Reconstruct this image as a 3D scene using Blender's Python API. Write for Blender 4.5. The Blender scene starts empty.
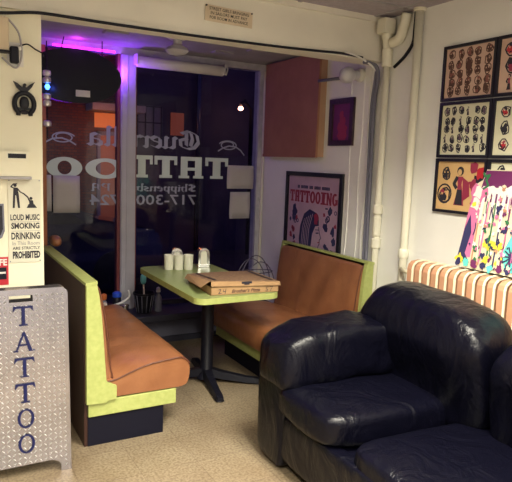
import bpy, bmesh, math, random
from mathutils import Vector, Matrix, noise
PI = math.pi
S = bpy.context.scene
COL = S.collection
rnd = random.Random(7)

# ------------------------------------------------------------------ materials
def mat(name, col, rough=.6, metal=0, spec=.5, noise_amt=0, noise_scale=20, bump=0, bump_scale=60, emit=None, es=1, col2=None, trans=0, coat=0):
    m = bpy.data.materials.new(name); m.use_nodes = True
    nt = m.node_tree; N = nt.nodes; L = nt.links
    b = N['Principled BSDF']
    b.inputs['Base Color'].default_value = (*col, 1)
    b.inputs['Roughness'].default_value = rough
    b.inputs['Metallic'].default_value = metal
    b.inputs['Specular IOR Level'].default_value = spec
    b.inputs['Coat Weight'].default_value = coat
    if trans: b.inputs['Transmission Weight'].default_value = trans
    tc = N.new('ShaderNodeTexCoord')
    if noise_amt or col2:
        t = N.new('ShaderNodeTexNoise'); t.inputs['Scale'].default_value = noise_scale; t.inputs['Detail'].default_value = 6
        L.new(tc.outputs['Object'], t.inputs['Vector'])
        r = N.new('ShaderNodeValToRGB'); r.color_ramp.elements[0].position = .35; r.color_ramp.elements[1].position = .65
        c2 = col2 if col2 else tuple(max(0, c*(1-noise_amt)) for c in col)
        r.color_ramp.elements[0].color = (*c2, 1); r.color_ramp.elements[1].color = (*col, 1)
        L.new(t.outputs['Fac'], r.inputs['Fac']); L.new(r.outputs['Color'], b.inputs['Base Color'])
    if bump:
        t2 = N.new('ShaderNodeTexNoise'); t2.inputs['Scale'].default_value = bump_scale; t2.inputs['Detail'].default_value = 5
        L.new(tc.outputs['Object'], t2.inputs['Vector'])
        bp = N.new('ShaderNodeBump'); bp.inputs['Strength'].default_value = bump; bp.inputs['Distance'].default_value = .01
        L.new(t2.outputs['Fac'], bp.inputs['Height']); L.new(bp.outputs['Normal'], b.inputs['Normal'])
    if emit:
        b.inputs['Emission Color'].default_value = (*emit, 1); b.inputs['Emission Strength'].default_value = es
    return m

M = {}
M['wall'] = mat('painted_plaster', (.74,.72,.63), .75, noise_amt=.06, noise_scale=3, bump=.25, bump_scale=14)
M['wall_left'] = mat('cream_painted_board', (.82,.78,.61), .7, noise_amt=.04, noise_scale=2, bump=.05)
M['right'] = mat('right_wall_paint', (.86,.85,.80), .75, noise_amt=.06, noise_scale=2.5, bump=.3, bump_scale=9)
M['header'] = mat('header_paint', (.80,.76,.65), .65, noise_amt=.10, noise_scale=2.5, bump=.12, bump_scale=10)
M['soffit'] = mat('dull_panel', (.42,.40,.42), .8, noise_amt=.25, noise_scale=3)
M['back'] = mat('back_room_paint', (.38,.38,.42), .9)
M['pipe'] = mat('cream_pipe_paint', (.80,.77,.62), .45, bump=.1)
M['pipe_shine'] = mat('pale_conduit', (.6,.6,.6), .5)
M['grey_cable'] = mat('grey_cable', (.17,.17,.22), .6)
M['black'] = mat('black_plastic', (.006,.006,.014), .5, spec=.3)
M['blackbase'] = mat('black_laminate_base', (.004,.004,.012), .6, spec=.2)
M['iron'] = mat('black_cast_iron', (.006,.006,.012), .45, spec=.3)
M['white'] = mat('white_plastic', (.8,.79,.7), .4)
M['paper'] = mat('white_paper', (.50,.47,.46), .8, noise_amt=.05, noise_scale=8)
M['paper2'] = mat('sign_paper', (.72,.69,.56), .7, noise_amt=.08, noise_scale=12)
M['tan'] = mat('tan_sign_paper', (.66,.54,.38), .7, noise_amt=.08, noise_scale=10)
M['ink'] = mat('black_ink', (.02,.018,.03), .7)
M['inkbrown'] = mat('dark_brown_ink', (.09,.04,.03), .7)
M['inkrust'] = mat('rusty_ink', (.24,.09,.07), .7)
M['inkplum'] = mat('plum_ink', (.14,.09,.13), .7)
M['inkgrey'] = mat('grey_ink', (.22,.2,.22), .7)
M['green'] = mat('yellow_green_laminate', (.40,.44,.15), .45, col2=(.335,.38,.115), noise_scale=38)
M['greentop'] = mat('green_table_laminate', (.31,.375,.15), .30, col2=(.27,.33,.125), noise_scale=40)
M['vinyl'] = mat('orange_brown_vinyl', (.28,.115,.050), .30, col2=(.22,.085,.036), noise_scale=7, bump=.12, bump_scale=140)
M['piping'] = mat('dark_brown_piping', (.11,.035,.02), .45)
M['brownback'] = mat('dark_wood_laminate', (.045,.018,.013), .5, spec=.3, noise_amt=.3, noise_scale=6)
M['leather'] = mat('navy_black_leather', (.0018,.0018,.0052), .29, spec=.22, bump=.2, bump_scale=160)
M['bead'] = mat('satin_bright_metal', (.95,.93,.88), .42, metal=.7)
M['chrome'] = mat('chrome', (.85,.84,.82), .2, metal=1)
M['card'] = mat('corrugated_cardboard', (.42,.25,.12), .75, noise_amt=.12, noise_scale=12)
M['cardtop'] = mat('printed_cardboard_lid', (.20,.115,.065), .75, col2=(.30,.18,.10), noise_scale=60)
M['cup'] = mat('white_cup', (.88,.87,.74), .5)
M['box'] = mat('orange_brown_board', (.37,.165,.10), .5, col2=(.31,.13,.08), noise_scale=5)
M['boxedge'] = mat('pale_wood_edge', (.46,.28,.17), .5, noise_amt=.1, noise_scale=9)
M['frame'] = mat('black_picture_frame', (.010,.010,.018), .35)
M['framewood'] = mat('dark_carved_wood', (.05,.022,.03), .45, noise_amt=.4, noise_scale=30, bump=.3)
M['woodstile'] = mat('orange_wood_stile', (.42,.13,.035), .5, noise_amt=.3, noise_scale=8)
M['mull'] = mat('grey_metal_mullion', (.46,.45,.52), .4, noise_amt=.1, noise_scale=6)
M['mullred'] = mat('dark_red_trim', (.16,.03,.035), .5)
M['winframe'] = mat('white_window_strip', (.55,.54,.56), .5, noise_amt=.2, noise_scale=14)
M['letter'] = mat('pale_mint_window_lettering', (.62,.72,.71), .6)
M['letter2'] = mat('faint_window_lettering', (.34,.35,.47), .6)
M['rad'] = mat('cream_radiator_paint', (.86,.80,.58), .4)
M['radside'] = mat('salmon_lit_radiator_face', (.50,.26,.15), .5, noise_amt=.08, noise_scale=14)  # warm light on the radiator section faces put into their colour
M['navy'] = mat('navy_letters', (.006,.008,.06), .5, spec=.25)
M['red'] = mat('red_print', (.50,.02,.035), .5)
M['pink'] = mat('pink_poster_paper', (.50,.34,.43), .5, noise_amt=.08, noise_scale=9)
M['crimson'] = mat('crimson_print', (.30,.03,.07), .5)
M['darkblueprint'] = mat('dark_blue_print', (.03,.03,.10), .5)
M['wire'] = mat('dark_wire', (.10,.09,.13), .4, metal=.6)
M['ceil'] = mat('ceiling_tile', (.40,.36,.40), .9, noise_amt=.15, noise_scale=30)
M['glow'] = mat('lamp_diffuser', (.9,.9,.85), .5, emit=(1,.93,.75), es=4)
M['navydark'] = mat('dark_window_sill', (.03,.03,.05), .5)
M['knee'] = mat('slate_knee_wall', (.15,.15,.21), .7, noise_amt=.15, noise_scale=5)
M['teal'] = mat('teal_plastic', (.10,.33,.36), .4)
M['blue'] = mat('blue_plastic', (.02,.07,.5), .35)
M['orange'] = mat('orange_plastic', (.6,.16,.05), .45)
M['skin'] = mat('cream_ceramic', (.6,.5,.42), .4)
M['purple'] = mat('maroon_purple_paint', (.14,.02,.10), .5)
M['pinkpaint'] = mat('bright_pink_paint', (.60,.16,.33), .5)
M['creampaint'] = mat('cream_paint', (.66,.58,.42), .55)
M['whitepaint'] = mat('white_paint', (.74,.72,.68), .5)
M['turq'] = mat('turquoise_paint', (.12,.62,.52), .5)
M['yellow'] = mat('yellow_paint', (.85,.62,.05), .5)
M['darkgreen'] = mat('dark_green_paint', (.03,.16,.06), .5)
M['flash1'] = mat('aged_flash_paper', (.62,.43,.33), .6, noise_amt=.08, noise_scale=6)
M['flash2'] = mat('cream_flash_paper', (.74,.72,.52), .6, noise_amt=.05, noise_scale=6)
M['flash3'] = mat('golden_flash_paper', (.72,.46,.20), .6, noise_amt=.12, noise_scale=6)
M['neon'] = mat('magenta_neon', (.8,.1,.6), .4, emit=(.85,.02,.62), es=3.2)
M['neonviolet'] = mat('violet_neon', (.3,.1,.8), .4, emit=(.25,.03,1), es=10)
M['neonblue'] = mat('blue_led', (.1,.2,.9), .4, emit=(.05,.2,1), es=6)
M['hot'] = mat('street_lamp_glow', (1,.6,.4), .4, emit=(1,.45,.25), es=16)
M['globe'] = mat('frosted_globe', (.55,.54,.56), .3)
M['asphalt'] = mat('asphalt', (.04,.04,.045), .9, noise_amt=.3, noise_scale=5)
M['car'] = mat('dark_car_paint', (.02,.02,.05), .2, coat=.5)
M['duskwall'] = mat('dull_stucco', (.07,.06,.09), .9, noise_amt=.4, noise_scale=1.5)
M['carglass'] = mat('dark_car_glass', (.01,.01,.02), .1)
M['litorange'] = mat('lit_window_orange', (.8,.25,.05), .6, emit=(1,.22,.04), es=.35)
M['litdim'] = mat('lit_window_dim', (.6,.2,.08), .6, emit=(1,.25,.08), es=.05)
M['paneldim'] = mat('dim_window', (.16,.15,.17), .3)
M['trimext'] = mat('exterior_trim', (.30,.28,.28), .7)

def wrinkles(m,sc,st,dist):
    nt=m.node_tree; N=nt.nodes; L=nt.links; b=N['Principled BSDF']; tc=N.new('ShaderNodeTexCoord')
    mp=N.new('ShaderNodeMapping'); mp.inputs['Scale'].default_value=(1,1,.55); L.new(tc.outputs['Object'],mp.inputs['Vector'])
    t=N.new('ShaderNodeTexNoise'); t.inputs['Scale'].default_value=sc; t.inputs['Detail'].default_value=3; t.inputs['Distortion'].default_value=1.2
    L.new(mp.outputs['Vector'],t.inputs['Vector'])
    bp=N.new('ShaderNodeBump'); bp.inputs['Strength'].default_value=st; bp.inputs['Distance'].default_value=dist
    L.new(t.outputs['Fac'],bp.inputs['Height'])
    old=b.inputs['Normal'].links
    if old: L.new(old[0].from_socket, bp.inputs['Normal'])
    L.new(bp.outputs['Normal'],b.inputs['Normal'])
wrinkles(M['leather'],6,.42,.05)
wrinkles(M['vinyl'],5,.25,.03)
# brick facade
m = mat('brick', (.2,.06,.03), .9); M['brick'] = m
nt = m.node_tree; br = nt.nodes.new('ShaderNodeTexBrick'); tc = nt.nodes.new('ShaderNodeTexCoord')
mp = nt.nodes.new('ShaderNodeMapping'); mp.inputs['Rotation'].default_value = (PI/2,0,0)
nt.links.new(tc.outputs['Object'], mp.inputs['Vector']); nt.links.new(mp.outputs['Vector'], br.inputs['Vector'])
br.inputs['Scale'].default_value = 5; br.inputs['Color1'].default_value = (.26,.07,.035,1); br.inputs['Color2'].default_value = (.17,.045,.03,1); br.inputs['Mortar'].default_value = (.07,.05,.05,1)
nt.links.new(br.outputs['Color'], nt.nodes['Principled BSDF'].inputs['Base Color'])

# floor tiles: speckled vinyl squares with thin joints
m = mat('vinyl_floor_tile', (.5,.45,.36), .38); M['floor'] = m
nt = m.node_tree; N = nt.nodes; L = nt.links; tc = N.new('ShaderNodeTexCoord')
br = N.new('ShaderNodeTexBrick'); br.offset = 0; br.squash = 1
br.inputs['Scale'].default_value = 1; br.inputs['Brick Width'].default_value = .305; br.inputs['Row Height'].default_value = .305
br.inputs['Mortar Size'].default_value = .0022; br.inputs['Mortar Smooth'].default_value = .3; br.inputs['Bias'].default_value = 0
br.inputs['Color1'].default_value = (.31,.255,.175,1); br.inputs['Color2'].default_value = (.28,.228,.157,1); br.inputs['Mortar'].default_value = (.20,.155,.11,1)
L.new(tc.outputs['Object'], br.inputs['Vector'])
n1 = N.new('ShaderNodeTexNoise'); n1.inputs['Scale'].default_value = 75; n1.inputs['Detail'].default_value = 4; L.new(tc.outputs['Object'], n1.inputs['Vector'])
r1 = N.new('ShaderNodeValToRGB'); r1.color_ramp.elements[0].position=.38; r1.color_ramp.elements[1].position=.58
r1.color_ramp.elements[0].color=(.62,.58,.54,1); r1.color_ramp.elements[1].color=(1,1,1,1); L.new(n1.outputs['Fac'], r1.inputs['Fac'])
n2 = N.new('ShaderNodeTexNoise'); n2.inputs['Scale'].default_value = 2.2; n2.inputs['Detail'].default_value = 5; L.new(tc.outputs['Object'], n2.inputs['Vector'])
r2 = N.new('ShaderNodeValToRGB'); r2.color_ramp.elements[0].position=.3; r2.color_ramp.elements[1].position=.7
r2.color_ramp.elements[0].color=(.70,.64,.60,1); r2.color_ramp.elements[1].color=(1,1,1,1); L.new(n2.outputs['Fac'], r2.inputs['Fac'])
mx = N.new('ShaderNodeMixRGB'); mx.blend_type='MULTIPLY'; mx.inputs['Fac'].default_value=1; L.new(br.outputs['Color'], mx.inputs['Color1']); L.new(r1.outputs['Color'], mx.inputs['Color2'])
mx2 = N.new('ShaderNodeMixRGB'); mx2.blend_type='MULTIPLY'; mx2.inputs['Fac'].default_value=1; L.new(mx.outputs['Color'], mx2.inputs['Color1']); L.new(r2.outputs['Color'], mx2.inputs['Color2'])
L.new(mx2.outputs['Color'], N['Principled BSDF'].inputs['Base Color'])

# glass: clear with a faint mirror
m = bpy.data.materials.new('window_glass'); m.use_nodes = True; M['glass'] = m
nt = m.node_tree; N = nt.nodes; L = nt.links; N.remove(N['Principled BSDF'])
tr = N.new('ShaderNodeBsdfTransparent'); gl = N.new('ShaderNodeBsdfGlossy'); gl.inputs['Roughness'].default_value = .02
tr.inputs['Color'].default_value = (.82,.82,.9,1)
mx = N.new('ShaderNodeMixShader'); mx.inputs['Fac'].default_value = .018
L.new(tr.outputs[0], mx.inputs[1]); L.new(gl.outputs[0], mx.inputs[2]); L.new(mx.outputs[0], N['Material Output'].inputs['Surface'])

# aluminium tread plate
M['lug'] = mat('highlit_tread_lug', (.72,.70,.70), .38, metal=.8)  # overhead glints on the lugs put into a metal colour brighter than the plate
M['plate'] = mat('tread_plate_aluminium', (.42,.40,.43), .26, metal=.95, noise_amt=.2, noise_scale=5)

# ------------------------------------------------------------------ mesh helpers
def tv(bm, v, mi=0): return bm.verts.new(v)
def add_box(bm, x0,x1,y0,y1,z0,z1, mi=0, mtx=None):
    vs = [Vector((x,y,z)) for x in (x0,x1) for y in (y0,y1) for z in (z0,z1)]
    if mtx: vs = [mtx @ v for v in vs]
    v = [bm.verts.new(p) for p in vs]
    for f in ((0,1,3,2),(4,6,7,5),(0,4,5,1),(2,3,7,6),(0,2,6,4),(1,5,7,3)):
        bm.faces.new([v[i] for i in f]).material_index = mi
def box(x0,x1,y0,y1,z0,z1): 
    bm = bmesh.new(); add_box(bm,x0,x1,y0,y1,z0,z1); return bm
def rbox(x0,x1,y0,y1,z0,z1,r=.01,seg=3):
    bm = box(x0,x1,y0,y1,z0,z1); bmesh.ops.bevel(bm, geom=bm.edges[:], offset=r, segments=seg, profile=.5, affect='EDGES'); return bm
def add_tube(bm, pts, r, seg=10, mi=0, caps=True):
    pts = [Vector(p) for p in pts]; rings = []
    rr = r if isinstance(r,(list,tuple)) else [r]*len(pts)
    up = None
    for i,p in enumerate(pts):
        d = (pts[min(i+1,len(pts)-1)]-pts[max(i-1,0)]).normalized()
        if up is None: up = Vector((0,0,1)) if abs(d.z)<.9 else Vector((1,0,0))
        s = d.cross(up)
        if s.length < 1e-4: s = d.orthogonal()
        s.normalize(); u = s.cross(d).normalized(); up = u
        rings.append([bm.verts.new(p + rr[i]*(math.cos(2*PI*k/seg)*s + math.sin(2*PI*k/seg)*u)) for k in range(seg)])
    for a,b in zip(rings, rings[1:]):
        for k in range(seg):
            f = bm.faces.new((a[k],a[(k+1)%seg],b[(k+1)%seg],b[k])); f.material_index = mi; f.smooth = True
    if caps:
        bm.faces.new(rings[0]).material_index = mi; bm.faces.new(rings[-1][::-1]).material_index = mi
def tube(pts, r, seg=10):
    bm = bmesh.new(); add_tube(bm, pts, r, seg); return bm
def spline(pts, n=8):
    P = [Vector(p) for p in pts]; out=[]
    for i in range(len(P)-1):
        p0=P[max(i-1,0)];p1=P[i];p2=P[i+1];p3=P[min(i+2,len(P)-1)]
        for k in range(n):
            t=k/n; out.append(.5*((2*p1)+(p2-p0)*t+(2*p0-5*p1+4*p2-p3)*t*t+(3*p1-p0-3*p2+p3)*t**3))
    out.append(P[-1]); return out
def add_lathe(bm, prof, c=(0,0,0), seg=20, mi=0, axis='z'):
    c = Vector(c); rings=[]
    for r,h in prof:
        ring=[]
        for k in range(seg):
            a=2*PI*k/seg; x,y=r*math.cos(a),r*math.sin(a)
            v={'z':Vector((x,y,h)),'y':Vector((x,h,y)),'x':Vector((h,x,y))}[axis]
            ring.append(bm.verts.new(c+v))
        rings.append(ring)
    for a,b in zip(rings,rings[1:]):
        for k in range(seg):
            f=bm.faces.new((a[k],a[(k+1)%seg],b[(k+1)%seg],b[k])); f.smooth=True; f.material_index=mi
    bm.faces.new(rings[0]).material_index=mi; bm.faces.new(rings[-1]).material_index=mi
def lathe(prof, c=(0,0,0), seg=20, axis='z'):
    bm=bmesh.new(); add_lathe(bm,prof,c,seg,0,axis); return bm
def add_poly(bm, pts, d, mi=0):
    """closed outline of 3d points pushed along vector d into a slab"""
    d=Vector(d); a=[bm.verts.new(Vector(p)) for p in pts]; b=[bm.verts.new(Vector(p)+d) for p in pts]
    n=len(pts)
    try:
        bm.faces.new(a).material_index=mi; bm.faces.new(b[::-1]).material_index=mi
    except Exception: pass
    for i in range(n): bm.faces.new((a[i],b[i],b[(i+1)%n],a[(i+1)%n])).material_index=mi
def add_blob(bm, c, s, e=.5, mi=0, u=28, v=16, wr=0, ws=6, seed=0):
    """superellipsoid, with soft wrinkles"""
    c=Vector(c); rows=[]
    def pw(x,p): return math.copysign(abs(x)**p, x)
    for j in range(v+1):
        ph=-PI/2+PI*j/v; row=[]
        for i in range(u):
            th=2*PI*i/u
            p=Vector((pw(math.cos(ph),e)*pw(math.cos(th),e), pw(math.cos(ph),e)*pw(math.sin(th),e), pw(math.sin(ph),e)))
            q=Vector((p.x*s[0],p.y*s[1],p.z*s[2]))
            if wr: q += p.normalized()*wr*noise.noise(Vector((q.x*ws+seed,q.y*ws,q.z*ws)))
            row.append(q)
        rows.append(row)
    R=[[bm.verts.new(c+q) for q in row] for row in rows[1:-1]]
    b=bm.verts.new(c+rows[0][0]); t=bm.verts.new(c+rows[-1][0])
    for a,d in zip(R,R[1:]):
        for k in range(u):
            f=bm.faces.new((a[k],a[(k+1)%u],d[(k+1)%u],d[k])); f.smooth=True; f.material_index=mi
    for k in range(u):
        for f in (bm.faces.new((b,R[0][(k+1)%u],R[0][k])), bm.faces.new((t,R[-1][k],R[-1][(k+1)%u]))): f.smooth=True; f.material_index=mi
def obj(name, bm, m, parent=None, loc=None, smooth=None):
    bmesh.ops.recalc_face_normals(bm, faces=bm.faces[:])
    me=bpy.data.meshes.new(name); bm.to_mesh(me); bm.free()
    for k in (m if isinstance(m,(list,tuple)) else [m]): me.materials.append(M[k])
    o=bpy.data.objects.new(name, me); COL.objects.link(o)
    if smooth:
        for p in me.polygons: p.use_smooth=True
        try: me.set_sharp_from_angle(angle=math.radians(smooth))
        except Exception: pass
    if parent: o.parent=parent; o.matrix_parent_inverse = Matrix.Translation(-Vector(parent.location)) if False else Matrix.Identity(4)
    if loc: o.location=loc
    return o
def thing(name, label, cat, loc=(0,0,0), rz=0, group=None):
    o=bpy.data.objects.new(name,None); COL.objects.link(o); o.empty_display_size=.05
    o.location=loc; o.rotation_euler=(0,0,rz); o['label']=label; o['category']=cat
    if group: o['group']=group
    return o
def tag(o, label, cat, group=None):
    o['label']=label; o['category']=cat
    if group: o['group']=group
    return o
def struct(name, bm, m):
    o=obj(name,bm,m); o['kind']='structure'; return o
def wpart(name,bm,m,parent,smooth=None):
    """bm given in world coordinates, parent an Empty: shift into its frame"""
    top=parent
    while top.parent: top=top.parent      # parts themselves sit at their thing's origin
    inv=Matrix.LocRotScale(top.location, top.rotation_euler, None).inverted()
    bmesh.ops.transform(bm, matrix=inv, verts=bm.verts[:])
    return obj(name,bm,m,parent,smooth=smooth)

# plane frames: map (u right, v up, w out) to world
class Plane:
    def __init__(s,o,u,v,w): s.o=Vector(o); s.u=Vector(u); s.v=Vector(v); s.w=Vector(w)
    def __call__(s,u,v,w=0): return s.o+s.u*u+s.v*v+s.w*w
_k=[0]
def add_quad(bm, P, pts, t=.0012, w0=0, mi=0):
    # neighbouring pieces of print are stepped by a hair so that no two faces coincide
    _k[0]=(_k[0]+1)%5; add_poly(bm,[P(u,v,w0) for u,v in pts], P.w*(t+_k[0]*.00011), mi)
def add_rect(bm,P,u0,u1,v0,v1,t=.0012,w0=0,mi=0): add_quad(bm,P,[(u0,v0),(u1,v0),(u1,v1),(u0,v1)],t,w0,mi)
def add_ring(bm,P,c,ro,ri,t=.0012,w0=0,mi=0,seg=28):
    a=[2*PI*k/seg for k in range(seg)]
    o0=[bm.verts.new(P(c[0]+ro[0]*math.cos(x),c[1]+ro[1]*math.sin(x),w0+t)) for x in a]
    i0=[bm.verts.new(P(c[0]+ri[0]*math.cos(x),c[1]+ri[1]*math.sin(x),w0+t)) for x in a]
    o1=[bm.verts.new(P(c[0]+ro[0]*math.cos(x),c[1]+ro[1]*math.sin(x),w0)) for x in a]
    i1=[bm.verts.new(P(c[0]+ri[0]*math.cos(x),c[1]+ri[1]*math.sin(x),w0)) for x in a]
    for k in range(seg):
        j=(k+1)%seg
        for q in ((o0[k],o0[j],i0[j],i0[k]),(o1[k],i1[k],i1[j],o1[j]),(o0[k],o1[k],o1[j],o0[j]),(i0[k],i0[j],i1[j],i1[k])): bm.faces.new(q).material_index=mi
def add_disc(bm,P,c,r,t=.0012,w0=0,mi=0,seg=14):
    rx,ry=(r if isinstance(r,(tuple,list)) else (r,r))
    add_quad(bm,P,[(c[0]+rx*math.cos(2*PI*k/seg),c[1]+ry*math.sin(2*PI*k/seg)) for k in range(seg)],t,w0,mi)
def add_stroke(bm,P,pts,w,t=.0012,w0=0,mi=0,nib=None):
    """pen stroke; nib=(dx,dy) gives a broad nib, otherwise a round-ish pen of width w"""
    for i in range(len(pts)-1):
        a=Vector(pts[i]); b=Vector(pts[i+1]); d=b-a
        if d.length<1e-6: continue
        if nib: n=Vector(nib)
        else: n=Vector((-d.y,d.x)).normalized()*w/2
        if nib and abs(d.normalized().cross(n.normalized()))<.12: n=Vector((-d.y,d.x)).normalized()*n.length*.2
        e=d.normalized()*w*.15 if not nib else Vector((0,0))
        add_quad(bm,P,[tuple(a-n-e),tuple(b-n+e),tuple(b+n+e),tuple(a+n-e)],t,w0,mi)
def loops(kind): pass

# built-in font text as mesh, fitted to a box u0..u1, v0..v1 on plane P
def add_text(bm,P,s,u0,u1,v0,v1,t=.001,w0=0,mi=0,bold=0,shear=0):
    c=bpy.data.curves.new('tmp','FONT'); c.body=s; c.resolution_u=2; c.offset=bold; c.shear=shear; c.fill_mode='FRONT'
    o=bpy.data.objects.new('tmp',c); COL.objects.link(o)
    dg=bpy.context.evaluated_depsgraph_get(); me=bpy.data.meshes.new_from_object(o.evaluated_get(dg))
    xs=[v.co.x for v in me.vertices]; ys=[v.co.y for v in me.vertices]
    if xs:
        x0,x1,y0,y1=min(xs),max(xs),min(ys),max(ys)
        base=[P(u0+(v.co.x-x0)/(x1-x0)*(u1-u0), v0+(v.co.y-y0)/(y1-y0)*(v1-v0), w0+t) for v in me.vertices]
        vs=[bm.verts.new(p) for p in base]
        for f in me.polygons:
            try: bm.faces.new([vs[i] for i in f.vertices]).material_index=mi
            except Exception: pass
    bpy.data.objects.remove(o); bpy.data.curves.remove(c); bpy.data.meshes.remove(me)

# heavy slab-serif glyphs in a unit-height cell of width w
def slab(bm,P,ch,u,v,w,h,st=.3,t=.0012,w0=0,mi=0):
    s=st*w; q=lambda a,b,c,d: add_rect(bm,P,u+a*w,u+b*w,v+c*h,v+d*h,t,w0,mi)
    if ch=='T':
        q(.5-st/2,.5+st/2,0,1); q(0,1,.82,1); q(0,.13,.6,.82); q(.87,1,.6,.82); q(.22,.78,0,.13)
    elif ch=='A':
        q(.08,.08+st,0,1); q(.92-st,.92,0,1); q(.1,.9,.82,1); q(.1,.9,.36,.50); q(0,.42,0,.12); q(.58,1,0,.12)
    elif ch=='I': q(.5-st*.75,.5+st*.75,0,1); q(0,1,0,.14); q(0,1,.86,1)
    elif ch=='N':
        q(.06,.06+st*.7,0,1); q(.94-st*.7,.94,0,1); q(0,.35,.88,1); q(0,.4,0,.12); q(.65,1,.88,1)
        add_quad(bm,P,[(u+.06*w,v+h),(u+.36*w,v+h),(u+.94*w,v),(u+.66*w,v)],t,w0+.0001,mi)
    elif ch=='O': add_ring(bm,P,(u+w/2,v+h/2),(w/2,h/2),(w/2-s*.95,h*.33),t,w0,mi)
    elif ch=='G':
        n=16
        for k in range(n):
            a0=math.radians(50+ (310-0)/n*k*.93); a1=math.radians(50+(310)/n*(k+1)*.93)
            c=(u+w/2,v+h/2); o=(w/2,h/2); i=(w/2-s,h*.33)
            add_quad(bm,P,[(c[0]+o[0]*math.cos(a0),c[1]+o[1]*math.sin(a0)),(c[0]+o[0]*math.cos(a1),c[1]+o[1]*math.sin(a1)),(c[0]+i[0]*math.cos(a1),c[1]+i[1]*math.sin(a1)),(c[0]+i[0]*math.cos(a0),c[1]+i[1]*math.sin(a0))],t,w0,mi)
        q(.55,1,.38,.52); q(.74,1,.1,.5)
# blackletter glyphs: polylines in an em where x-height = 1
BL={'u':(.8,[[(.0,1),(.15,.85),(.15,.15),(.3,0),(.6,.15)],[(.5,1),(.6,.9),(.6,.1),(.75,0)]]),
 'e':(.7,[[(.55,.62),(.12,.45),(.12,.2),(.3,0),(.6,.18)],[(.12,.45),(.12,.8),(.35,1),(.58,.8),(.55,.62)]]),
 'r':(.6,[[(0,.95),(.15,.85),(.15,.12),(.28,0)],[(.2,.8),(.42,1),(.58,.85)]]),
 'i':(.4,[[(0,.95),(.15,.85),(.15,.12),(.3,0)],[(.1,1.3),(.2,1.22)]]),
 'l':(.4,[[(.02,1.6),(.15,1.5),(.15,.12),(.3,0)]]),
 'a':(.8,[[(.1,.85),(.35,1),(.58,.85),(.58,.12),(.74,0)],[(.55,.6),(.12,.45),(.12,.15),(.3,0),(.55,.2)]]),
 'h':(.8,[[(.02,1.6),(.15,1.5),(.15,.1),(.25,0)],[(.2,.8),(.45,1),(.6,.85),(.6,.2),(.45,-.15)]]),
 'p':(.8,[[(0,1),(.15,.88),(.15,-.5)],[(.2,.85),(.45,1),(.6,.85),(.6,.15),(.4,0),(.2,.12)]]),
 'n':(.8,[[(0,1),(.15,.88),(.15,.1),(.25,0)],[(.2,.8),(.45,1),(.6,.85),(.6,.12),(.74,0)]]),
 's':(.62,[[(.55,.85),(.32,1),(.12,.8),(.2,.6),(.48,.42),(.5,.18),(.3,0),(.08,.15)]]),
 'b':(.78,[[(.02,1.6),(.15,1.5),(.15,.12),(.35,0),(.6,.15),(.6,.85),(.42,1),(.18,.8)]]),
 'g':(.78,[[(.55,.85),(.32,1),(.12,.85),(.12,.18),(.3,0),(.55,.15)],[(.6,1),(.6,-.3),(.4,-.5),(.1,-.38)]]),
 'S':(1.0,[[(.85,1.3),(.5,1.55),(.15,1.25),(.25,.95),(.7,.65),(.8,.3),(.5,0),(.1,.2)],[(.5,1.5),(.5,.05)]]),
 'G':(1.35,[[(1.1,1.35),(.65,1.6),(.2,1.3),(.1,.6),(.35,.1),(.7,0),(1.1,.2),(1.15,.75),(.75,.95)],[(.55,1.45),(.45,.9),(.55,.25)],[(.8,1.5),(.8,.3)]]),
 'P':(.95,[[(.05,1.5),(.2,1.4),(.2,0),(.05,-.1)],[(.2,1.35),(.6,1.55),(.82,1.2),(.75,.85),(.35,.7)]]),
 'A':(1.0,[[(.1,.1),(.3,.4),(.3,1.3),(.1,1.2)],[(.3,1.35),(.6,1.55),(.78,1.35),(.78,.12),(.95,0)],[(.3,.7),(.78,.75)]]),
 ' ':(.5,[])}
def black_text(bm,P,s,u0,u1,v0,xh,t=.0012,w0=0,mi=0,nib=.09):
    tot=sum(BL[c][0] for c in s); k=(u1-u0)/tot; u=u0
    n=(k*nib, xh*nib*.9)
    for c in s:
        w,st=BL[c]
        for pl in st: add_stroke(bm,P,[(u+a*k,v0+b*xh) for a,b in pl],.01,t,w0,mi,nib=n)
        u+=w*k
def swirl(cx,cy,sx,sy,turns=1.6,n=30,tail=1):
    pts=[]
    for i in range(n+1):
        f=i/n; a=f*turns*2*PI
        pts.append((cx+sx*(.95-f*.35)*math.cos(a)+sx*tail*max(0,f-.75)*4, cy+sy*(1-f*.3)*math.sin(a)))
    return pts

# ------------------------------------------------------------------ room shell
XW=2.8; YH=3.3; YG=4.95; CZ=2.6; HZ=2.31; AZ=2.49
struct('floor', box(-2.2,2.95,-2.2,5.1,-.1,0), 'floor')
struct('ceiling', box(-2.2,2.95,-2.2,3.32,CZ,CZ+.1), 'ceil')
bm=bmesh.new()
for k in range(9): add_box(bm,-2.2+k*.61-.012,-2.2+k*.61+.012,-2.2,3.29,CZ-.006,CZ)
for k in range(9): add_box(bm,-2.2,2.79,-1.9+k*.61-.012,-1.9+k*.61+.012,CZ-.006,CZ)
struct('trim_1', bm, 'soffit')
struct('wall_right', box(XW,2.95,-2.2,5.1,0,CZ+.1), 'right')
struct('wall_left', box(-2.35,-2.2,-2.2,3.3,0,CZ), 'back')
struct('wall_back', box(-2.2,2.8,-2.35,-2.2,0,CZ), 'back')
# the pier beside the window (front face at 3.3) and its return into the window bay
struct('wall_front', box(-2.2,.54,3.3,4.95,0,AZ), 'wall_left')
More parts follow.
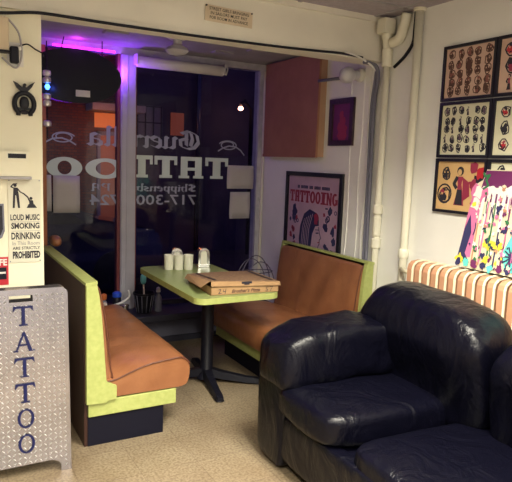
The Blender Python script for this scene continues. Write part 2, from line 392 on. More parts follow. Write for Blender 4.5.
# header beam over the bay
bm=box(-2.2,XW,3.285,3.45,HZ,CZ+.1)
struct('wall_header', bm, 'header')
bm=bmesh.new(); add_box(bm,-2.2,XW,3.262,3.285,2.565,CZ); add_box(bm,-2.2,XW,3.274,3.285,HZ,HZ+.022)
for px in (.47,): add_box(bm,px,px+.012,3.279,3.285,HZ+.02,2.565)
struct('trim_2', bm, 'header')
struct('ceiling_bay', box(.54,XW,3.45,5.1,AZ,AZ+.1), 'soffit')
bm=bmesh.new()
for x,y in ((.75,3.75),(1.15,4.35),(1.9,3.85),(2.3,4.3),(2.55,3.9),(2.1,4.55),(1.5,3.7)):
    add_box(bm,x,x+.17,y,y+.09,AZ-.012,AZ)
struct('trim_3', bm, 'soffit')
# window wall: knee wall, sill shelf, side and top pieces
struct('wall_knee', box(.54,XW,4.80,5.05,0,.24), 'knee')
bm=rbox(.54,XW,4.60,5.03,.24,.30,.008); struct('trim_4', bm, 'navydark')
bm=box(.54,XW,4.78,4.80,0,.05); struct('baseboard_window', bm, 'navydark')
bm=bmesh.new(); add_box(bm,.54,XW,4.93,5.03,2.435,AZ); struct('trim_5', bm, 'winframe')
bm=bmesh.new(); add_box(bm,2.735,XW,4.93,5.03,.30,2.435); struct('trim_6', bm, 'winframe')
bm=rbox(2.775,2.79,4.90,4.93,.30,2.43,.004); struct('trim_7', bm, 'pipe')
bm=box(.54,.79,4.93,5.03,.30,2.435); struct('trim_8', bm, 'navydark')
# window panes with stiles
w=struct('window_1', box(.835,1.40,4.965,4.971,.34,2.435), 'glass')
o=obj('window_frame', (lambda b:(add_box(b,.79,.835,4.93,5.0,.30,2.435),b)[1])(bmesh.new()), 'woodstile', w)
bm=bmesh.new(); add_box(bm,.835,1.40,4.945,5.0,.30,.34); obj('window_rail',bm,'navydark',w)
w2=struct('window_2', box(1.565,2.735,4.965,4.971,.34,2.435), 'glass')
bm=bmesh.new(); add_box(bm,1.565,2.735,4.945,5.0,.30,.34); obj('window_rail',bm,'navydark',w2)
bm=bmesh.new(); add_box(bm,1.425,1.55,4.90,5.02,.30,2.435)
bmesh.ops.bevel(bm, geom=bm.edges[:], offset=.008, segments=2, affect='EDGES')
add_box(bm,1.47,1.478,4.894,4.901,.31,2.43)
struct('trim_9', bm, 'mull')
bm=bmesh.new(); add_box(bm,1.40,1.425,4.93,5.0,.30,2.435); add_box(bm,1.55,1.565,4.93,5.0,.30,2.435); struct('trim_10', bm, 'mullred')
bm=box(XW-.012,XW,1.2,4.6,0,.09); struct('baseboard_right', bm, 'wall')
# plaster ridges on the right wall near the pipes
bm=bmesh.new()
for y,a in ((3.42,.010),(3.50,.006),(3.62,.007)):
    pts=spline([(XW-.001,y+rnd.uniform(-.02,.02),z) for z in [0.3,.7,1.1,1.5,1.9,2.3]],5); add_tube(bm,pts,a,6)
struct('trim_11', bm, 'right')

# ------------------------------------------------------------------ window lettering, mirrored as seen from inside
GP=Plane((0,4.962,0),(-1,0,0),(0,0,1),(0,-1,0))   # reads right way round from the street
bm=bmesh.new()
for ch,a,b in (('T',2.445,2.215),('A',2.20,1.96),('T',1.945,1.735),('T',1.72,1.525)):
    slab(bm,GP,ch,-a,1.432,a-b,.190,st=.34 if ch=='T' else .27)
for a,b in ((1.475,1.145),(1.12,.84)): add_ring(bm,GP,(-(a+b)/2,1.50),((a-b)/2,.085),((a-b)/2-.085,.055),seg=40)
o=obj('window_lettering',bm,'letter'); tag(o,'large pale mint capital letters TATTOO on the shop window, mirrored from inside','window lettering')
bm=bmesh.new(); black_text(bm,GP,'Guerrilla',-2.16,-1.16,1.69,.098,nib=.10)
o=obj('window_lettering',bm,'letter2'); tag(o,'blackletter script name above the big window letters','window lettering')
for sgn,c,lab in ((1,2.42,'curled scroll flourish on the window, right of the script name'),(-1,.99,'curled scroll flourish on the window, left of the script name')):
    bm=bmesh.new(); pts=[]
    for i in range(44):
        f=i/43; a=f*2*PI*1.55+.4
        pts.append((-c+sgn*(.095*math.cos(a)*(1-.45*f)-.02), 1.735+.046*math.sin(a)*(1-.45*f)+.012*f))
    add_stroke(bm,GP,pts,.010)
    add_stroke(bm,GP,[(-c-sgn*.19,1.655),(-c-sgn*.15,1.70),(-c-sgn*.10,1.728),(-c-sgn*.03,1.735),(-c+sgn*.03,1.715),(-c+sgn*.08,1.685)],.012)
    o=obj('window_scroll',bm,'letter2'); tag(o,lab,'window lettering')
bm=bmesh.new(); black_text(bm,GP,'Shippensburg PA',-2.13,-1.19,1.315,.04,nib=.10)
o=obj('window_lettering',bm,'letter2'); tag(o,'small blackletter town name below the big window letters','window lettering')
bm=bmesh.new(); add_text(bm,GP,'717-300-3724',-2.13,-1.18,1.195,1.285,bold=.012)
o=obj('window_lettering',bm,'letter2'); tag(o,'mirrored phone number, the lowest line of lettering on the window','window lettering')
def paper(x0,x1,z0,z1,label,rot=0):
    bm=bmesh.new(); nx=5
    vs=[[bm.verts.new((x0+(x1-x0)*i/nx, 4.940+.006*math.sin(3*i/nx+j), z0+(z1-z0)*j/4)) for i in range(nx+1)] for j in range(5)]
    for j in range(4):
        for i in range(nx): bm.faces.new((vs[j][i],vs[j][i+1],vs[j+1][i+1],vs[j+1][i])).smooth=True
    r=bmesh.ops.extrude_face_region(bm,geom=bm.faces[:]); bmesh.ops.translate(bm,vec=(0,.0015,0),verts=[g for g in r['geom'] if isinstance(g,bmesh.types.BMVert)])
    bm.normal_update(); o=obj('paper_sheet',bm,'paper'); tag(o,label,'paper',None)
paper(.885,1.095,1.135,1.435,'large blank paper sheet taped on the left window pane')
paper(.836,.872,1.15,1.44,'narrow strip of paper at the far left edge of the window')
paper(2.43,2.705,1.345,1.56,'upper of two paper sheets taped at the right edge of the window')
paper(2.465,2.675,1.065,1.315,'lower of two paper sheets taped at the right edge of the window')

# oval neon sign hanging with its back to the room
t=thing('neon_sign','black oval back of a hanging neon sign with magenta glow along its top','sign',(1.08,4.84,2.22))
SP=Plane((1.04,4.84,2.21),(1,0,0),(0,0,1),(0,-1,0))
bm=bmesh.new(); add_disc(bm,SP,(0,0),(.36,.205),t=.02,seg=48); wpart('back_panel',bm,'black',t)
bm=bmesh.new(); add_rect(bm,SP,.0,.11,-.155,-.105,t=.004,w0=.02); wpart('label_plate',bm,'whitepaint',t)
bm=bmesh.new(); pts=[(1.04+.33*math.cos(a),4.875,2.22+.19*math.sin(a)) for a in [2*PI*k/40 for k in range(41)]]
add_tube(bm,pts,.008,8,caps=False); wpart('neon_tube',bm,'neonviolet',t)
bm=bmesh.new(); add_tube(bm,[(.88,4.865,2.432),(1.36,4.865,2.432)],.009,8); wpart('neon_tube',bm,'neon',t)
bm=bmesh.new(); add_tube(bm,[(.93,4.84,2.38),(.95,4.80,AZ)],.004,6); wpart('hanging_wire',bm,'black',t)
bm=bmesh.new(); add_tube(bm,[(1.25,4.84,2.36),(1.24,4.80,AZ)],.004,6); wpart('hanging_wire',bm,'black',t)

# roller blind and ceiling lamp holder in the bay
t=thing('roller_blind','rolled white window blind mounted under the bay ceiling','blind',(1.92,4.84,2.38))
bm=bmesh.new(); add_lathe(bm,[(.036,-.39),(.044,-.385),(.044,.385),(.036,.39)],(1.92,4.84,2.375),20,0,'x'); wpart('blind_roll',bm,'whitepaint',t)
bm=bmesh.new(); add_box(bm,1.525,1.53,4.80,4.90,2.35,2.435); wpart('bracket',bm,'pipe_shine',t)
bm=bmesh.new(); add_box(bm,2.312,2.318,4.80,4.90,2.34,2.435); add_tube(bm,spline([(2.325,4.84,2.43),(2.35,4.83,2.40),(2.33,4.82,2.34)],4),.007,6); wpart('bracket',bm,'pipe_shine',t)
t=thing('ceiling_lamp','small unlit round lamp holder on the bay ceiling above the blind','ceiling lamp',(1.63,4.2,AZ))
bm=lathe([(.085,0),(.085,-.015),(.06,-.03),(.05,-.035)],(1.63,4.2,AZ),24); wpart('base_plate',bm,'whitepaint',t,40)
bm=lathe([(.035,-.035),(.035,-.07),(.075,-.09),(.085,-.11),(.06,-.135),(.02,-.145)],(1.63,4.2,AZ),24); wpart('lamp_shade',bm,'globe',t,60)

# chrome beads hanging at the left window edge
t=thing('hanging_ornament','string of shiny chrome discs with a blue light at the left window edge','ornament',(.815,4.755,2.3))
bm=tube([(.815,4.755,1.72),(.815,4.755,2.435)],.004,6); wpart('cord',bm,'black',t)
for z in (2.20,2.15,2.03,1.98,1.83):
    wpart('chrome_disc',lathe([(.012,-.024),(.028,-.018),(.031,.0),(.028,.018),(.012,.024)],(.815,4.755,z),16),'bead',t,50)
bm=lathe([(.01,-.02),(.02,0),(.01,.02)],(.815,4.735,2.10),10); wpart('blue_light',bm,'neonblue',t)

# ------------------------------------------------------------------ header sign and pier fittings
HP=Plane((0,3.285,0),(1,0,0),(0,0,1),(0,-1,0))
rot=math.radians(-1.3)
HS=Plane((1.44,3.283,2.402),(math.cos(rot),0,math.sin(rot)),(-math.sin(rot),0,math.cos(rot)),(0,-1,0))
t=thing('notice_sign','small tan notice in capitals pinned to the beam above the window','sign',(1.44,3.283,2.402))
bm=bmesh.new(); add_rect(bm,HS,0,.31,0,.09,t=.004,w0=0); wpart('sign_board',bm,'tan',t)
bm=bmesh.new()
for i,(s,a,b) in enumerate((('STREET GIRLS BRINGING',.025,.285),('IN SAILORS MUST PAY',.035,.275),('FOR ROOM IN ADVANCE',.03,.28))):
    add_text(bm,HS,s,a,b,.0635-i*.025,.081-i*.025,w0=.004,bold=.012)
wpart('lettering',bm,'ink',t)
bm=bmesh.new()
for u,v in ((.006,.084),(.304,.084)):
    bm=bmesh.new(); add_disc(bm,HS,(u,v),.005,t=.006,w0=.003); wpart('pin',bm,'black',t)

PP=Plane((0,3.30,0),(1,0,0),(0,0,1),(0,-1,0))
# sign: no smoking/drinking
t=thing('wall_sign','white metal LOUD MUSIC SMOKING DRINKING PROHIBITED sign with two old-time figures on the left wall','sign',(.445,3.3,1.03))
bm=bmesh.new(); add_rect(bm,PP,.366,.527,1.03,1.468,t=.004); wpart('sign_plate',bm,'paper2',t)
bm=bmesh.new(); W0=.004
rows=[('LOUD MUSIC',.376,.520,1.253,1.285,.03),('SMOKING',.379,.519,1.208,1.240,.035),('DRINKING',.379,.521,1.152,1.190,.03),
      ('ARE STRICTLY',.384,.521,1.098,1.114,.02),('PROHIBITED',.384,.521,1.050,1.090,.05)]
for s,a,b,c,d,bo in rows: add_text(bm,PP,s,a,b,c,d,w0=W0,bold=bo)
# man with a hat saluting, and a crouching dancer with bent knees
add_disc(bm,PP,(.401,1.435),.008,w0=W0); add_rect(bm,PP,.392,.412,1.441,1.446,w0=W0)
add_quad(bm,PP,[(.393,1.425),(.413,1.423),(.419,1.385),(.391,1.383)],w0=W0)
add_quad(bm,PP,[(.391,1.386),(.402,1.386),(.398,1.318),(.388,1.318)],w0=W0); add_quad(bm,PP,[(.405,1.386),(.419,1.386),(.424,1.318),(.414,1.318)],w0=W0)
add_stroke(bm,PP,[(.396,1.421),(.381,1.428),(.392,1.441)],.006,w0=W0); add_stroke(bm,PP,[(.412,1.42),(.425,1.402),(.443,1.392)],.006,w0=W0)
add_stroke(bm,PP,[(.443,1.392),(.462,1.375),(.472,1.352)],.007,w0=W0)
add_disc(bm,PP,(.478,1.368),.008,w0=W0); add_quad(bm,PP,[(.468,1.36),(.488,1.358),(.492,1.335),(.470,1.335)],w0=W0)
add_quad(bm,PP,[(.466,1.338),(.494,1.338),(.508,1.318),(.456,1.318)],w0=W0)
wpart('lettering',bm,'ink',t)
bm=bmesh.new(); add_text(bm,PP,'In This Room',.384,.518,1.122,1.142,w0=W0); add_rect(bm,PP,.38,.52,1.244,1.2455,w0=W0); add_rect(bm,PP,.38,.52,1.196,1.1975,w0=W0)
wpart('small_lettering',bm,'inkgrey',t)
bm=bmesh.new()
for u in (.372,.520):
    for v in (1.461,1.037):
        bm=bmesh.new(); add_disc(bm,PP,(u,v),.003,t=.003,w0=W0); wpart('nail',bm,'grey_cable',t)
# red sign partly in frame
t=thing('wall_sign','small red sign with white letters at the left edge, above the metal board','sign',(.34,3.3,.9))
bm=bmesh.new(); add_rect(bm,PP,.24,.362,.915,1.062,t=.004); wpart('sign_plate',bm,'red',t)
bm=bmesh.new(); add_text(bm,PP,'FE',.318,.356,1.018,1.052,w0=.004,bold=.03); wpart('lettering',bm,'whitepaint',t)
bm=bmesh.new(); add_rect(bm,PP,.30,.352,.945,1.008,w0=.004,t=.002); wpart('black_panel',bm,'black',t)
bm=bmesh.new(); add_text(bm,PP,'A',.325,.348,.975,.998,w0=.0065,bold=.02)if False else add_rect(bm,PP,.31,.348,.975,.985,w0=.0065); wpart('white_stripe',bm,'whitepaint',t)
t=thing('wall_badge','dark shield-shaped badge plate at the left edge of the picture','badge',(.33,3.3,1.15))
bm=bmesh.new(); add_quad(bm,PP,[(.27,1.34),(.345,1.34),(.348,1.20),(.335,1.165),(.31,1.15),(.28,1.165),(.268,1.20)],t=.006); wpart('badge_plate',bm,'grey_cable',t)
bm=bmesh.new(); add_quad(bm,PP,[(.28,1.33),(.337,1.33),(.339,1.21),(.328,1.18),(.31,1.165),(.288,1.18),(.277,1.21)],t=.002,w0=.006); wpart('badge_field',bm,'ink',t)
# thermostat / slot box
t=thing('control_box','cream wall box with a dark display slot above the black and white sign','control box',(.40,3.3,1.5))
bm=bmesh.new(); add_box(bm,.25,.47,3.262,3.3,1.478,1.612); bmesh.ops.bevel(bm,geom=bm.edges[:],offset=.006,segments=2,affect='EDGES'); wpart('housing',bm,'wall_left',t)
bm=bmesh.new(); add_box(bm,.24,.478,3.255,3.30,1.468,1.482); wpart('lower_lip',bm,'soffit',t)
bm=bmesh.new(); add_box(bm,.366,.452,3.258,3.263,1.575,1.598); wpart('display_slot',bm,'black',t)
bm=bmesh.new(); add_box(bm,.356,.462,3.2595,3.2625,1.565,1.608); wpart('slot_plate',bm,'pipe',t)
# horseshoe with an eagle
t=thing('horseshoe_plaque','black cast-iron horseshoe topped by an eagle, hung on the left wall','ornament',(.45,3.29,1.78))
c=(.452,1.853)
bm=bmesh.new(); pts=[(c[0]+.047*math.sin(a)*(1 if abs(a)<2.2 else 1), 3.288, c[1]-.002+.055*math.cos(a)) for a in [(-2.5+5.0*k/24) for k in range(25)]]
pts=[(c[0]-.030,3.288,1.792)]+pts+[(c[0]+.030,3.288,1.792)]
add_tube(bm,pts,[.011]+[.0125]*25+[.011],8); wpart('horseshoe',bm,'iron',t)
bm=bmesh.new(); EP=Plane((c[0],3.292,c[1]),(1,0,0),(0,0,1),(0,-1,0))
add_quad(bm,EP,[(-.052,.108),(-.030,.098),(-.010,.080),(0,.094),(.010,.080),(.030,.098),(.052,.112),(.036,.082),(.018,.062),(.012,.046),(-.012,.046),(-.018,.060),(-.036,.078)],t=.012)
add_disc(bm,EP,(.002,.092),.008,t=.014); wpart('eagle',bm,'iron',t)
bm=bmesh.new(); add_blob(bm,(c[0],3.288,1.855),(.024,.008,.034),.9,u=14,v=8); add_box(bm,c[0]-.034,c[0]+.034,3.284,3.292,1.822,1.832); add_blob(bm,(c[0],3.288,1.81),(.02,.008,.012),.9,u=12,v=6); wpart('centre_figure',bm,'iron',t)
# junction plate with black adapter and flex, and the edge of a wall lamp
t=thing('socket_adapter','black adapter plugged into a white wall plate at upper left','adapter',(.415,3.3,2.09))
bm=bmesh.new(); add_box(bm,.375,.452,3.292,3.3,2.035,2.15); wpart('wall_plate',bm,'whitepaint',t)
bm=rbox(.385,.427,3.255,3.292,2.045,2.128,.01); wpart('plug_body',bm,'black',t)
bm=bmesh.new(); add_blob(bm,(.428,3.272,2.12),(.014,.012,.012),.9,u=12,v=8); wpart('plug_cap',bm,'whitepaint',t)
bm=tube(spline([(.43,3.28,2.13),(.47,3.285,2.148),(.51,3.29,2.128),(.545,3.285,2.11),(.56,3.36,2.11)],6),.0035,8); wpart('power_cord',bm,'black',t)
t=thing('wall_lamp','cream square wall lamp cut by the left edge at the top','wall lamp',(.33,3.3,2.17))
bm=rbox(.24,.381,3.25,3.3,2.10,2.262,.008); wpart('lamp_body',bm,'tan',t)
bm=bmesh.new(); add_box(bm,.235,.387,3.245,3.3,2.092,2.102); wpart('lamp_base',bm,'black',t)
bm=tube(spline([(.36,3.27,2.262),(.385,3.27,2.25),(.43,3.27,2.19),(.44,3.27,2.09),(.425,3.28,2.035),(.40,3.285,2.03),(.35,3.285,2.07)],6),.005,8); wpart('flex_cord',bm,'soffit',t)

# cable along the beam
pts=[(-.6,3.255,2.28),(.2,3.258,2.272),(.35,3.258,2.278),(.5,3.256,2.300),(.62,3.255,2.303),(.9,3.265,2.302),(1.4,3.266,2.303),(1.9,3.266,2.310),(2.2,3.266,2.318),(2.42,3.266,2.326),(2.59,3.262,2.318)]
o=obj('cable',tube(spline(pts,6),.008,8),'black'); tag(o,'black cable running along the bottom of the beam','cable')
pts=[(2.42,3.238,2.333),(2.50,3.245,2.325),(2.58,3.24,2.30),(2.655,3.235,2.265),(2.68,3.235,2.235)]
o=obj('cable',tube(spline(pts,6),.0065,8),'whitepaint'); tag(o,'short white cable end drooping beside the pipe under the beam','cable')
bm=bmesh.new()
for dy,r in ((0,.013),(.03,.010)):
    add_tube(bm,spline([(2.60,3.262-dy*.8,2.290),(2.70,3.255,2.275),(2.765,3.30+dy,2.20),(2.775,3.335+dy,2.0),(2.775,3.33+dy,1.5),(2.775,3.325+dy,.9),(2.775,3.32+dy,.2)],6),r,8)
o=obj('cable_bundle',bm,'grey_cable'); tag(o,'grey cable bundle running down the wall left of the thicker pipe','cable')
bm=tube(spline([(2.785,3.165,2.265),(2.785,3.12,2.29),(2.785,3.06,2.33),(2.785,3.0,2.40),(2.785,2.992,2.50),(2.785,2.99,2.59)],6),.011,8)
o=obj('cable',bm,'black'); tag(o,'dark cable looping up to the ceiling behind the pipe fittings','cable')

# pipes
t=thing('heating_pipe','thick cream pipe with couplings rising beside the window alcove','pipe',(2.75,3.22,0))
bm=tube([(2.766,3.22,0),(2.766,3.22,2.38)],.024,16); wpart('pipe',bm,'pipe',t)
for z,h,r in ((2.33,.06,.036),(1.30,.035,.034),(1.06,.035,.034),(1.18,.07,.030)):
    wpart('coupling',lathe([(r-.006,-h),(r,-h+.006),(r,h-.006),(r-.006,h)],(2.766,3.22,z),16),'pipe',t,40)
bm=bmesh.new(); add_tube(bm,[(2.766,3.22,2.36),(2.752,3.215,2.44),(2.748,3.21,2.50)],[.026,.030,.045],14); add_box(bm,2.685,2.775,3.165,3.245,2.48,2.575)
wpart('top_fitting',bm,'pipe',t)
bm=tube(spline([(2.755,3.17,2.42),(2.76,3.10,2.44),(2.765,3.07,2.52),(2.765,3.05,2.59)],6),.034,14); wpart('elbow',bm,'pipe',t)
t=thing('heating_pipe','plain cream pipe running from the ceiling to the radiator end','pipe',(2.76,2.94,0))
bm=tube([(2.765,2.935,0),(2.765,2.935,2.6)],.026,16); wpart('pipe',bm,'pipe',t)
bm=lathe([(.031,-.03),(.035,-.02),(.035,.02),(.031,.03)],(2.765,2.935,1.03),16); wpart('coupling',bm,'pipe',t,40)
bm=lathe([(.028,-.012),(.04,-.006),(.04,.006)],(2.765,2.935,2.592),16); wpart('ceiling_flange',bm,'pipe',t,40)

# bare globe bulb in its holder
t=thing('globe_lamp','unlit round globe bulb in a holder under the beam, right of the window','lamp',(2.67,3.52,2.24))
bm=bmesh.new(); add_blob(bm,(2.665,3.52,2.238),(.060,.060,.060),1.0,u=24,v=16); wpart('globe_bulb',bm,'globe',t)
bm=bmesh.new(); add_lathe(bm,[(.026,.048),(.036,.062),(.036,.09),(.028,.095)],(2.665,3.52,2.246),16,0,'x'); wpart('lamp_holder',bm,'globe',t,50)
bm=bmesh.new(); add_lathe(bm,[(.03,.09),(.05,.10),(.052,.125),(.04,.135)],(2.665,3.52,2.25),16,0,'x'); wpart('wall_mount',bm,'wall',t,50)
t=thing('wall_bracket','dark short bracket arm on the wall left of the globe bulb','bracket',(2.76,3.75,2.24))
bm=tube([(2.8,3.72,2.255),(2.74,3.80,2.245),(2.70,3.93,2.24)],.012,8); wpart('arm',bm,'grey_cable',t)

# ------------------------------------------------------------------ right wall: box, pictures
t=thing('wall_cabinet','shallow orange-brown board box fixed high on the alcove wall','box panel',(2.76,4.38,1.65))
bm=box(2.728,2.742,3.955,4.81,1.65,2.47); wpart('front_board',bm,'box',t)
bm=bmesh.new(); add_box(bm,2.742,2.799,3.955,3.985,1.655,2.47); wpart('side_board',bm,'boxedge',t)
bm=bmesh.new(); add_box(bm,2.742,2.799,3.985,4.81,1.655,1.68); add_box(bm,2.742,2.799,4.785,4.81,1.68,2.47); wpart('bottom_board',bm,'box',t)
bm=bmesh.new(); add_box(bm,2.722,2.728,3.955,3.985,1.65,2.47); add_box(bm,2.722,2.728,3.985,4.81,1.65,1.675); wpart('edge_strip',bm,'box',t)

WP=Plane((XW,0,0),(0,-1,0),(0,0,1),(-1,0,0))   # u = -y
def blob2(bm,P,c,r,seed,mi=0,n=12,w0=0,amp=.35):
    rr=random.Random(seed); pts=[]
    for k in range(n):
        a=2*PI*k/n; q=r*(1-amp+2*amp*rr.random()); pts.append((c[0]+q*math.cos(a),c[1]+q*1.15*math.sin(a)))
    add_quad(bm,P,pts,t=.0008,w0=w0,mi=mi)
def picture_frame(t,u0,u1,v0,v1,b,depth,m,P=WP):
    bm=bmesh.new()
    for a in ((u0,u1,v0,v0+b),(u0,u1,v1-b,v1),(u0,u0+b,v0+b,v1-b),(u1-b,u1,v0+b,v1-b)): add_rect(bm,P,*a,t=depth)
    wpart('frame',bm,m,t)
def motif(bm,P,c,s,kind,seed,w0):
    """one small line drawing of tattoo flash: curls and outline around a shaded middle"""
    rr=random.Random(seed*13+kind)
    lw=max(.003,s*.19)
    if kind==5:   # lady: hair, face, dress
        add_disc(bm,P,(c[0],c[1]+s*.78),(s*.22,s*.24),w0=w0,mi=1,seg=10); add_disc(bm,P,(c[0]-s*.03,c[1]+s*.72),(s*.13,s*.16),w0=w0+.001,mi=0,seg=10)
        add_quad(bm,P,[(c[0]-s*.2,c[1]+s*.5),(c[0]+s*.2,c[1]+s*.5),(c[0]+s*.12,c[1]+s*.1),(c[0]+s*.22,c[1]-s*.3),(c[0]+s*.34,c[1]-s),(c[0]-s*.34,c[1]-s),(c[0]-s*.14,c[1]-s*.3),(c[0]-s*.12,c[1]+s*.1)],w0=w0,mi=2,t=.0008)
        add_stroke(bm,P,[(c[0]-s*.18,c[1]+s*.45),(c[0]-s*.38,c[1]+s*.1),(c[0]-s*.2,c[1]-s*.1)],lw,w0=w0+.001,mi=1)
        for k in range(4): add_stroke(bm,P,[(c[0]+s*(-.2+.13*k),c[1]-s*.95),(c[0]+s*(-.08+.06*k),c[1]-s*.2)],lw*.6,w0=w0+.001,mi=1)
        return
    n=10; rx=s*rr.uniform(.62,.85); ry=s*rr.uniform(.8,1.05)
    pts=[]
    for k in range(n+1):
        a=2*PI*k/n; q=1+.16*math.sin(a*rr.choice((2,3,5))+seed); pts.append((c[0]+rx*q*math.cos(a),c[1]+ry*q*math.sin(a)))
    pts[-1]=pts[0]; add_stroke(bm,P,pts,lw,w0=w0,mi=1,t=.0006)
    col=(1,2,1,3,1,1)[kind]
    blob2(bm,P,(c[0]+rr.uniform(-.2,.2)*s,c[1]-s*.15),s*.5,seed,mi=col,w0=w0)
    blob2(bm,P,(c[0]+rr.uniform(-.3,.3)*s,c[1]+s*.4),s*.32,seed+5,mi=(1,2,1)[seed%3],w0=w0+.0004)
    for k in range(5):
        a=rr.uniform(0,6.28); p=[(c[0]+rx*.9*math.cos(a+j*.5)*(1-.18*j),c[1]+ry*.9*math.sin(a+j*.5)*(1-.18*j)) for j in range(4)]
        add_stroke(bm,P,p,lw*.8,w0=w0+.0003,mi=1,t=.0006)
    if kind in (0,3):
        for sx in (-.3,.3): add_disc(bm,P,(c[0]+sx*s,c[1]+s*.2),s*.13,w0=w0+.0012,mi=0,seg=8)
flashrows=[(2.005,2.330),(1.667,1.998),(1.333,1.660)]
fl_labels=[['framed flash sheet of rows of small dark faces, top left of the wall grid','framed flash sheet of large red and black figures, top right of the grid'],
 ['framed cream flash sheet of small black drawings, middle left of the grid','framed cream flash sheet with red hearts, middle right of the grid'],
 ['framed golden flash sheet with woman in red dress, lowest left of the grid','framed flash sheet half hidden behind the painted canvas, lowest right of the grid']]
for r,(v0,v1) in enumerate(flashrows):
    for cidx,(ya,yb) in enumerate(((2.724,2.335),(2.329,1.94))):
        u0,u1=-ya,-yb
        t=thing('picture_frame',fl_labels[r][cidx],'picture',(XW,(ya+yb)/2,v0),0,'framed tattoo flash sheets')
        picture_frame(t,u0,u1,v0,v1,.017,.018,'frame')
        pm=[['flash1','flash1'],['flash2','flash2'],['flash3','flash2']][r][cidx]
        bm=bmesh.new(); add_rect(bm,WP,u0+.015,u1-.015,v0+.015,v1-.015,t=.006)
        W=.0062; a0,a1=u0+.03,u1-.03; b0,b1=v0+.03,v1-.03
        if r<2 and cidx==0:
            nx,nz=(5,5) if r==0 else (6,5)
            for i in range(nx):
                for j in range(nz):
                    cc=(a0+(a1-a0)*(i+.5)/nx+rnd.uniform(-.008,.008), b0+(b1-b0)*(j+.5)/nz+rnd.uniform(-.007,.007))
                    kk=(0,0,4,0,1)[(i*3+j*2)%5] if r==0 else (2,4,1,5,0)[(i*2+j*3)%5]
                    motif(bm,WP,cc,.029 if r==0 else .0245,kk,i*9+j,W)
            if r==0: add_disc(bm,WP,((a0+a1)/2+.0,b0+(b1-b0)*.62),(.024,.03),w0=W+.002,mi=1)
        elif cidx==1:
            for i in range(3):
                for j in range(3):
                    cc=(a0+(a1-a0)*(i+.5)/3, b0+(b1-b0)*(j+.5)/3)
                    motif(bm,WP,cc,.042 if r!=1 else .034,(5,1,3,4,3,0,1,2,5)[(i*3+j+r*2)%9],i*7+j+40,W)
        else:
            motif(bm,WP,(a0+.055,b1-.06),.042,0,3,W); motif(bm,WP,(a0+.05,b0+.075),.052,0,4,W)
            add_ring(bm,WP,(a0+.05,b0+.085),(.058,.062),(.048,.052),w0=W,mi=1,seg=16)
            motif(bm,WP,(a0+.165,b0+.135),.115,5,5,W)
            add_quad(bm,WP,[(a0+.185,b0+.19),(a0+.235,b0+.16),(a0+.245,b0+.08),(a0+.20,b0+.05),(a0+.19,b0+.12)],w0=W+.001,mi=2,t=.0008)
            for k in range(7): blob2(bm,WP,(a0+.29+.03*math.sin(k*1.7),b0+.04+k*.035),.03,60+k,mi=(2,1,3)[k%3],w0=W+k*.0002)
        wpart('artwork',bm,[pm]+([['inkbrown','inkrust','inkrust'],['ink','inkplum','inkplum'],['ink','crimson','red']][r] if cidx==0 else ['ink','crimson','red']),t)

# tattooing poster
t=thing('poster','framed pink TATTOOING poster with a dark-haired woman, behind the right bench','poster',(XW,4.07,.55))
picture_frame(t,-4.475,-3.66,.52,1.53,.035,.022,'frame')
bm=bmesh.new(); u0,u1,v0,v1=-4.44,-3.695,.555,1.495
add_rect(bm,WP,u0,u1,v0,v1,t=.006); W=.0062
for i in range(26):
    uu=u0+.14+.018*i
    if i not in (2,9,13,19): add_rect(bm,WP,uu,uu+.012,1.392,1.418,w0=W,mi=1)
wd=(u1-u0-.05)/9*1.0
for i,ch in enumerate('TATTOOING'): slab(bm,WP,ch,u0+.025+i*wd,1.275,wd*.94,.10,st=.34,w0=W,mi=2)
wpart('print_sheet',bm,['pink','darkblueprint','crimson'],t)
bm=bmesh.new()
# woman in profile facing right: face first, then hair falling in a braid, eye, lips, flower
add_quad(bm,WP,[(-4.12,1.17),(-4.0,1.16),(-3.965,1.09),(-3.95,1.04),(-3.925,1.0),(-3.945,.985),(-3.945,.95),(-3.96,.93),(-3.96,.90),(-4.0,.885),(-4.04,.87),(-4.04,.80),(-4.12,.78),(-4.14,.95)],w0=W+.001,mi=1)
hair=[(-4.0,1.20),(-3.965,1.15),(-3.96,1.10),(-4.01,1.09),(-4.05,1.02),(-4.06,.94),(-4.08,.86),(-4.07,.74),(-4.12,.62),(-4.26,.60),(-4.27,.72),(-4.22,.84),(-4.245,.96),(-4.23,1.08),(-4.18,1.18),(-4.10,1.225)]
add_quad(bm,WP,hair,w0=W+.002,mi=0)
for k in range(5): add_stroke(bm,WP,[(-4.05-k*.03,1.19-.012*k),(-4.10-k*.024,1.06),(-4.11-k*.024,.92),(-4.10-k*.026,.72)],.0045,w0=W+.0032,mi=1)
add_stroke(bm,WP,[(-3.94,.965),(-3.965,.96)],.008,w0=W+.0022,mi=2); add_stroke(bm,WP,[(-3.96,1.04),(-3.995,1.035)],.010,w0=W+.0022,mi=0); add_stroke(bm,WP,[(-3.958,1.065),(-4.005,1.062)],.006,w0=W+.0022,mi=0)
add_stroke(bm,WP,[(-3.96,1.09),(-3.945,1.04),(-3.922,1.0),(-3.942,.985),(-3.942,.95),(-3.957,.93),(-3.96,.898),(-4.0,.88),(-4.04,.865)],.006,w0=W+.0024,mi=0)
blob2(bm,WP,(-4.0,1.15),.034,5,mi=2,w0=W+.0034)
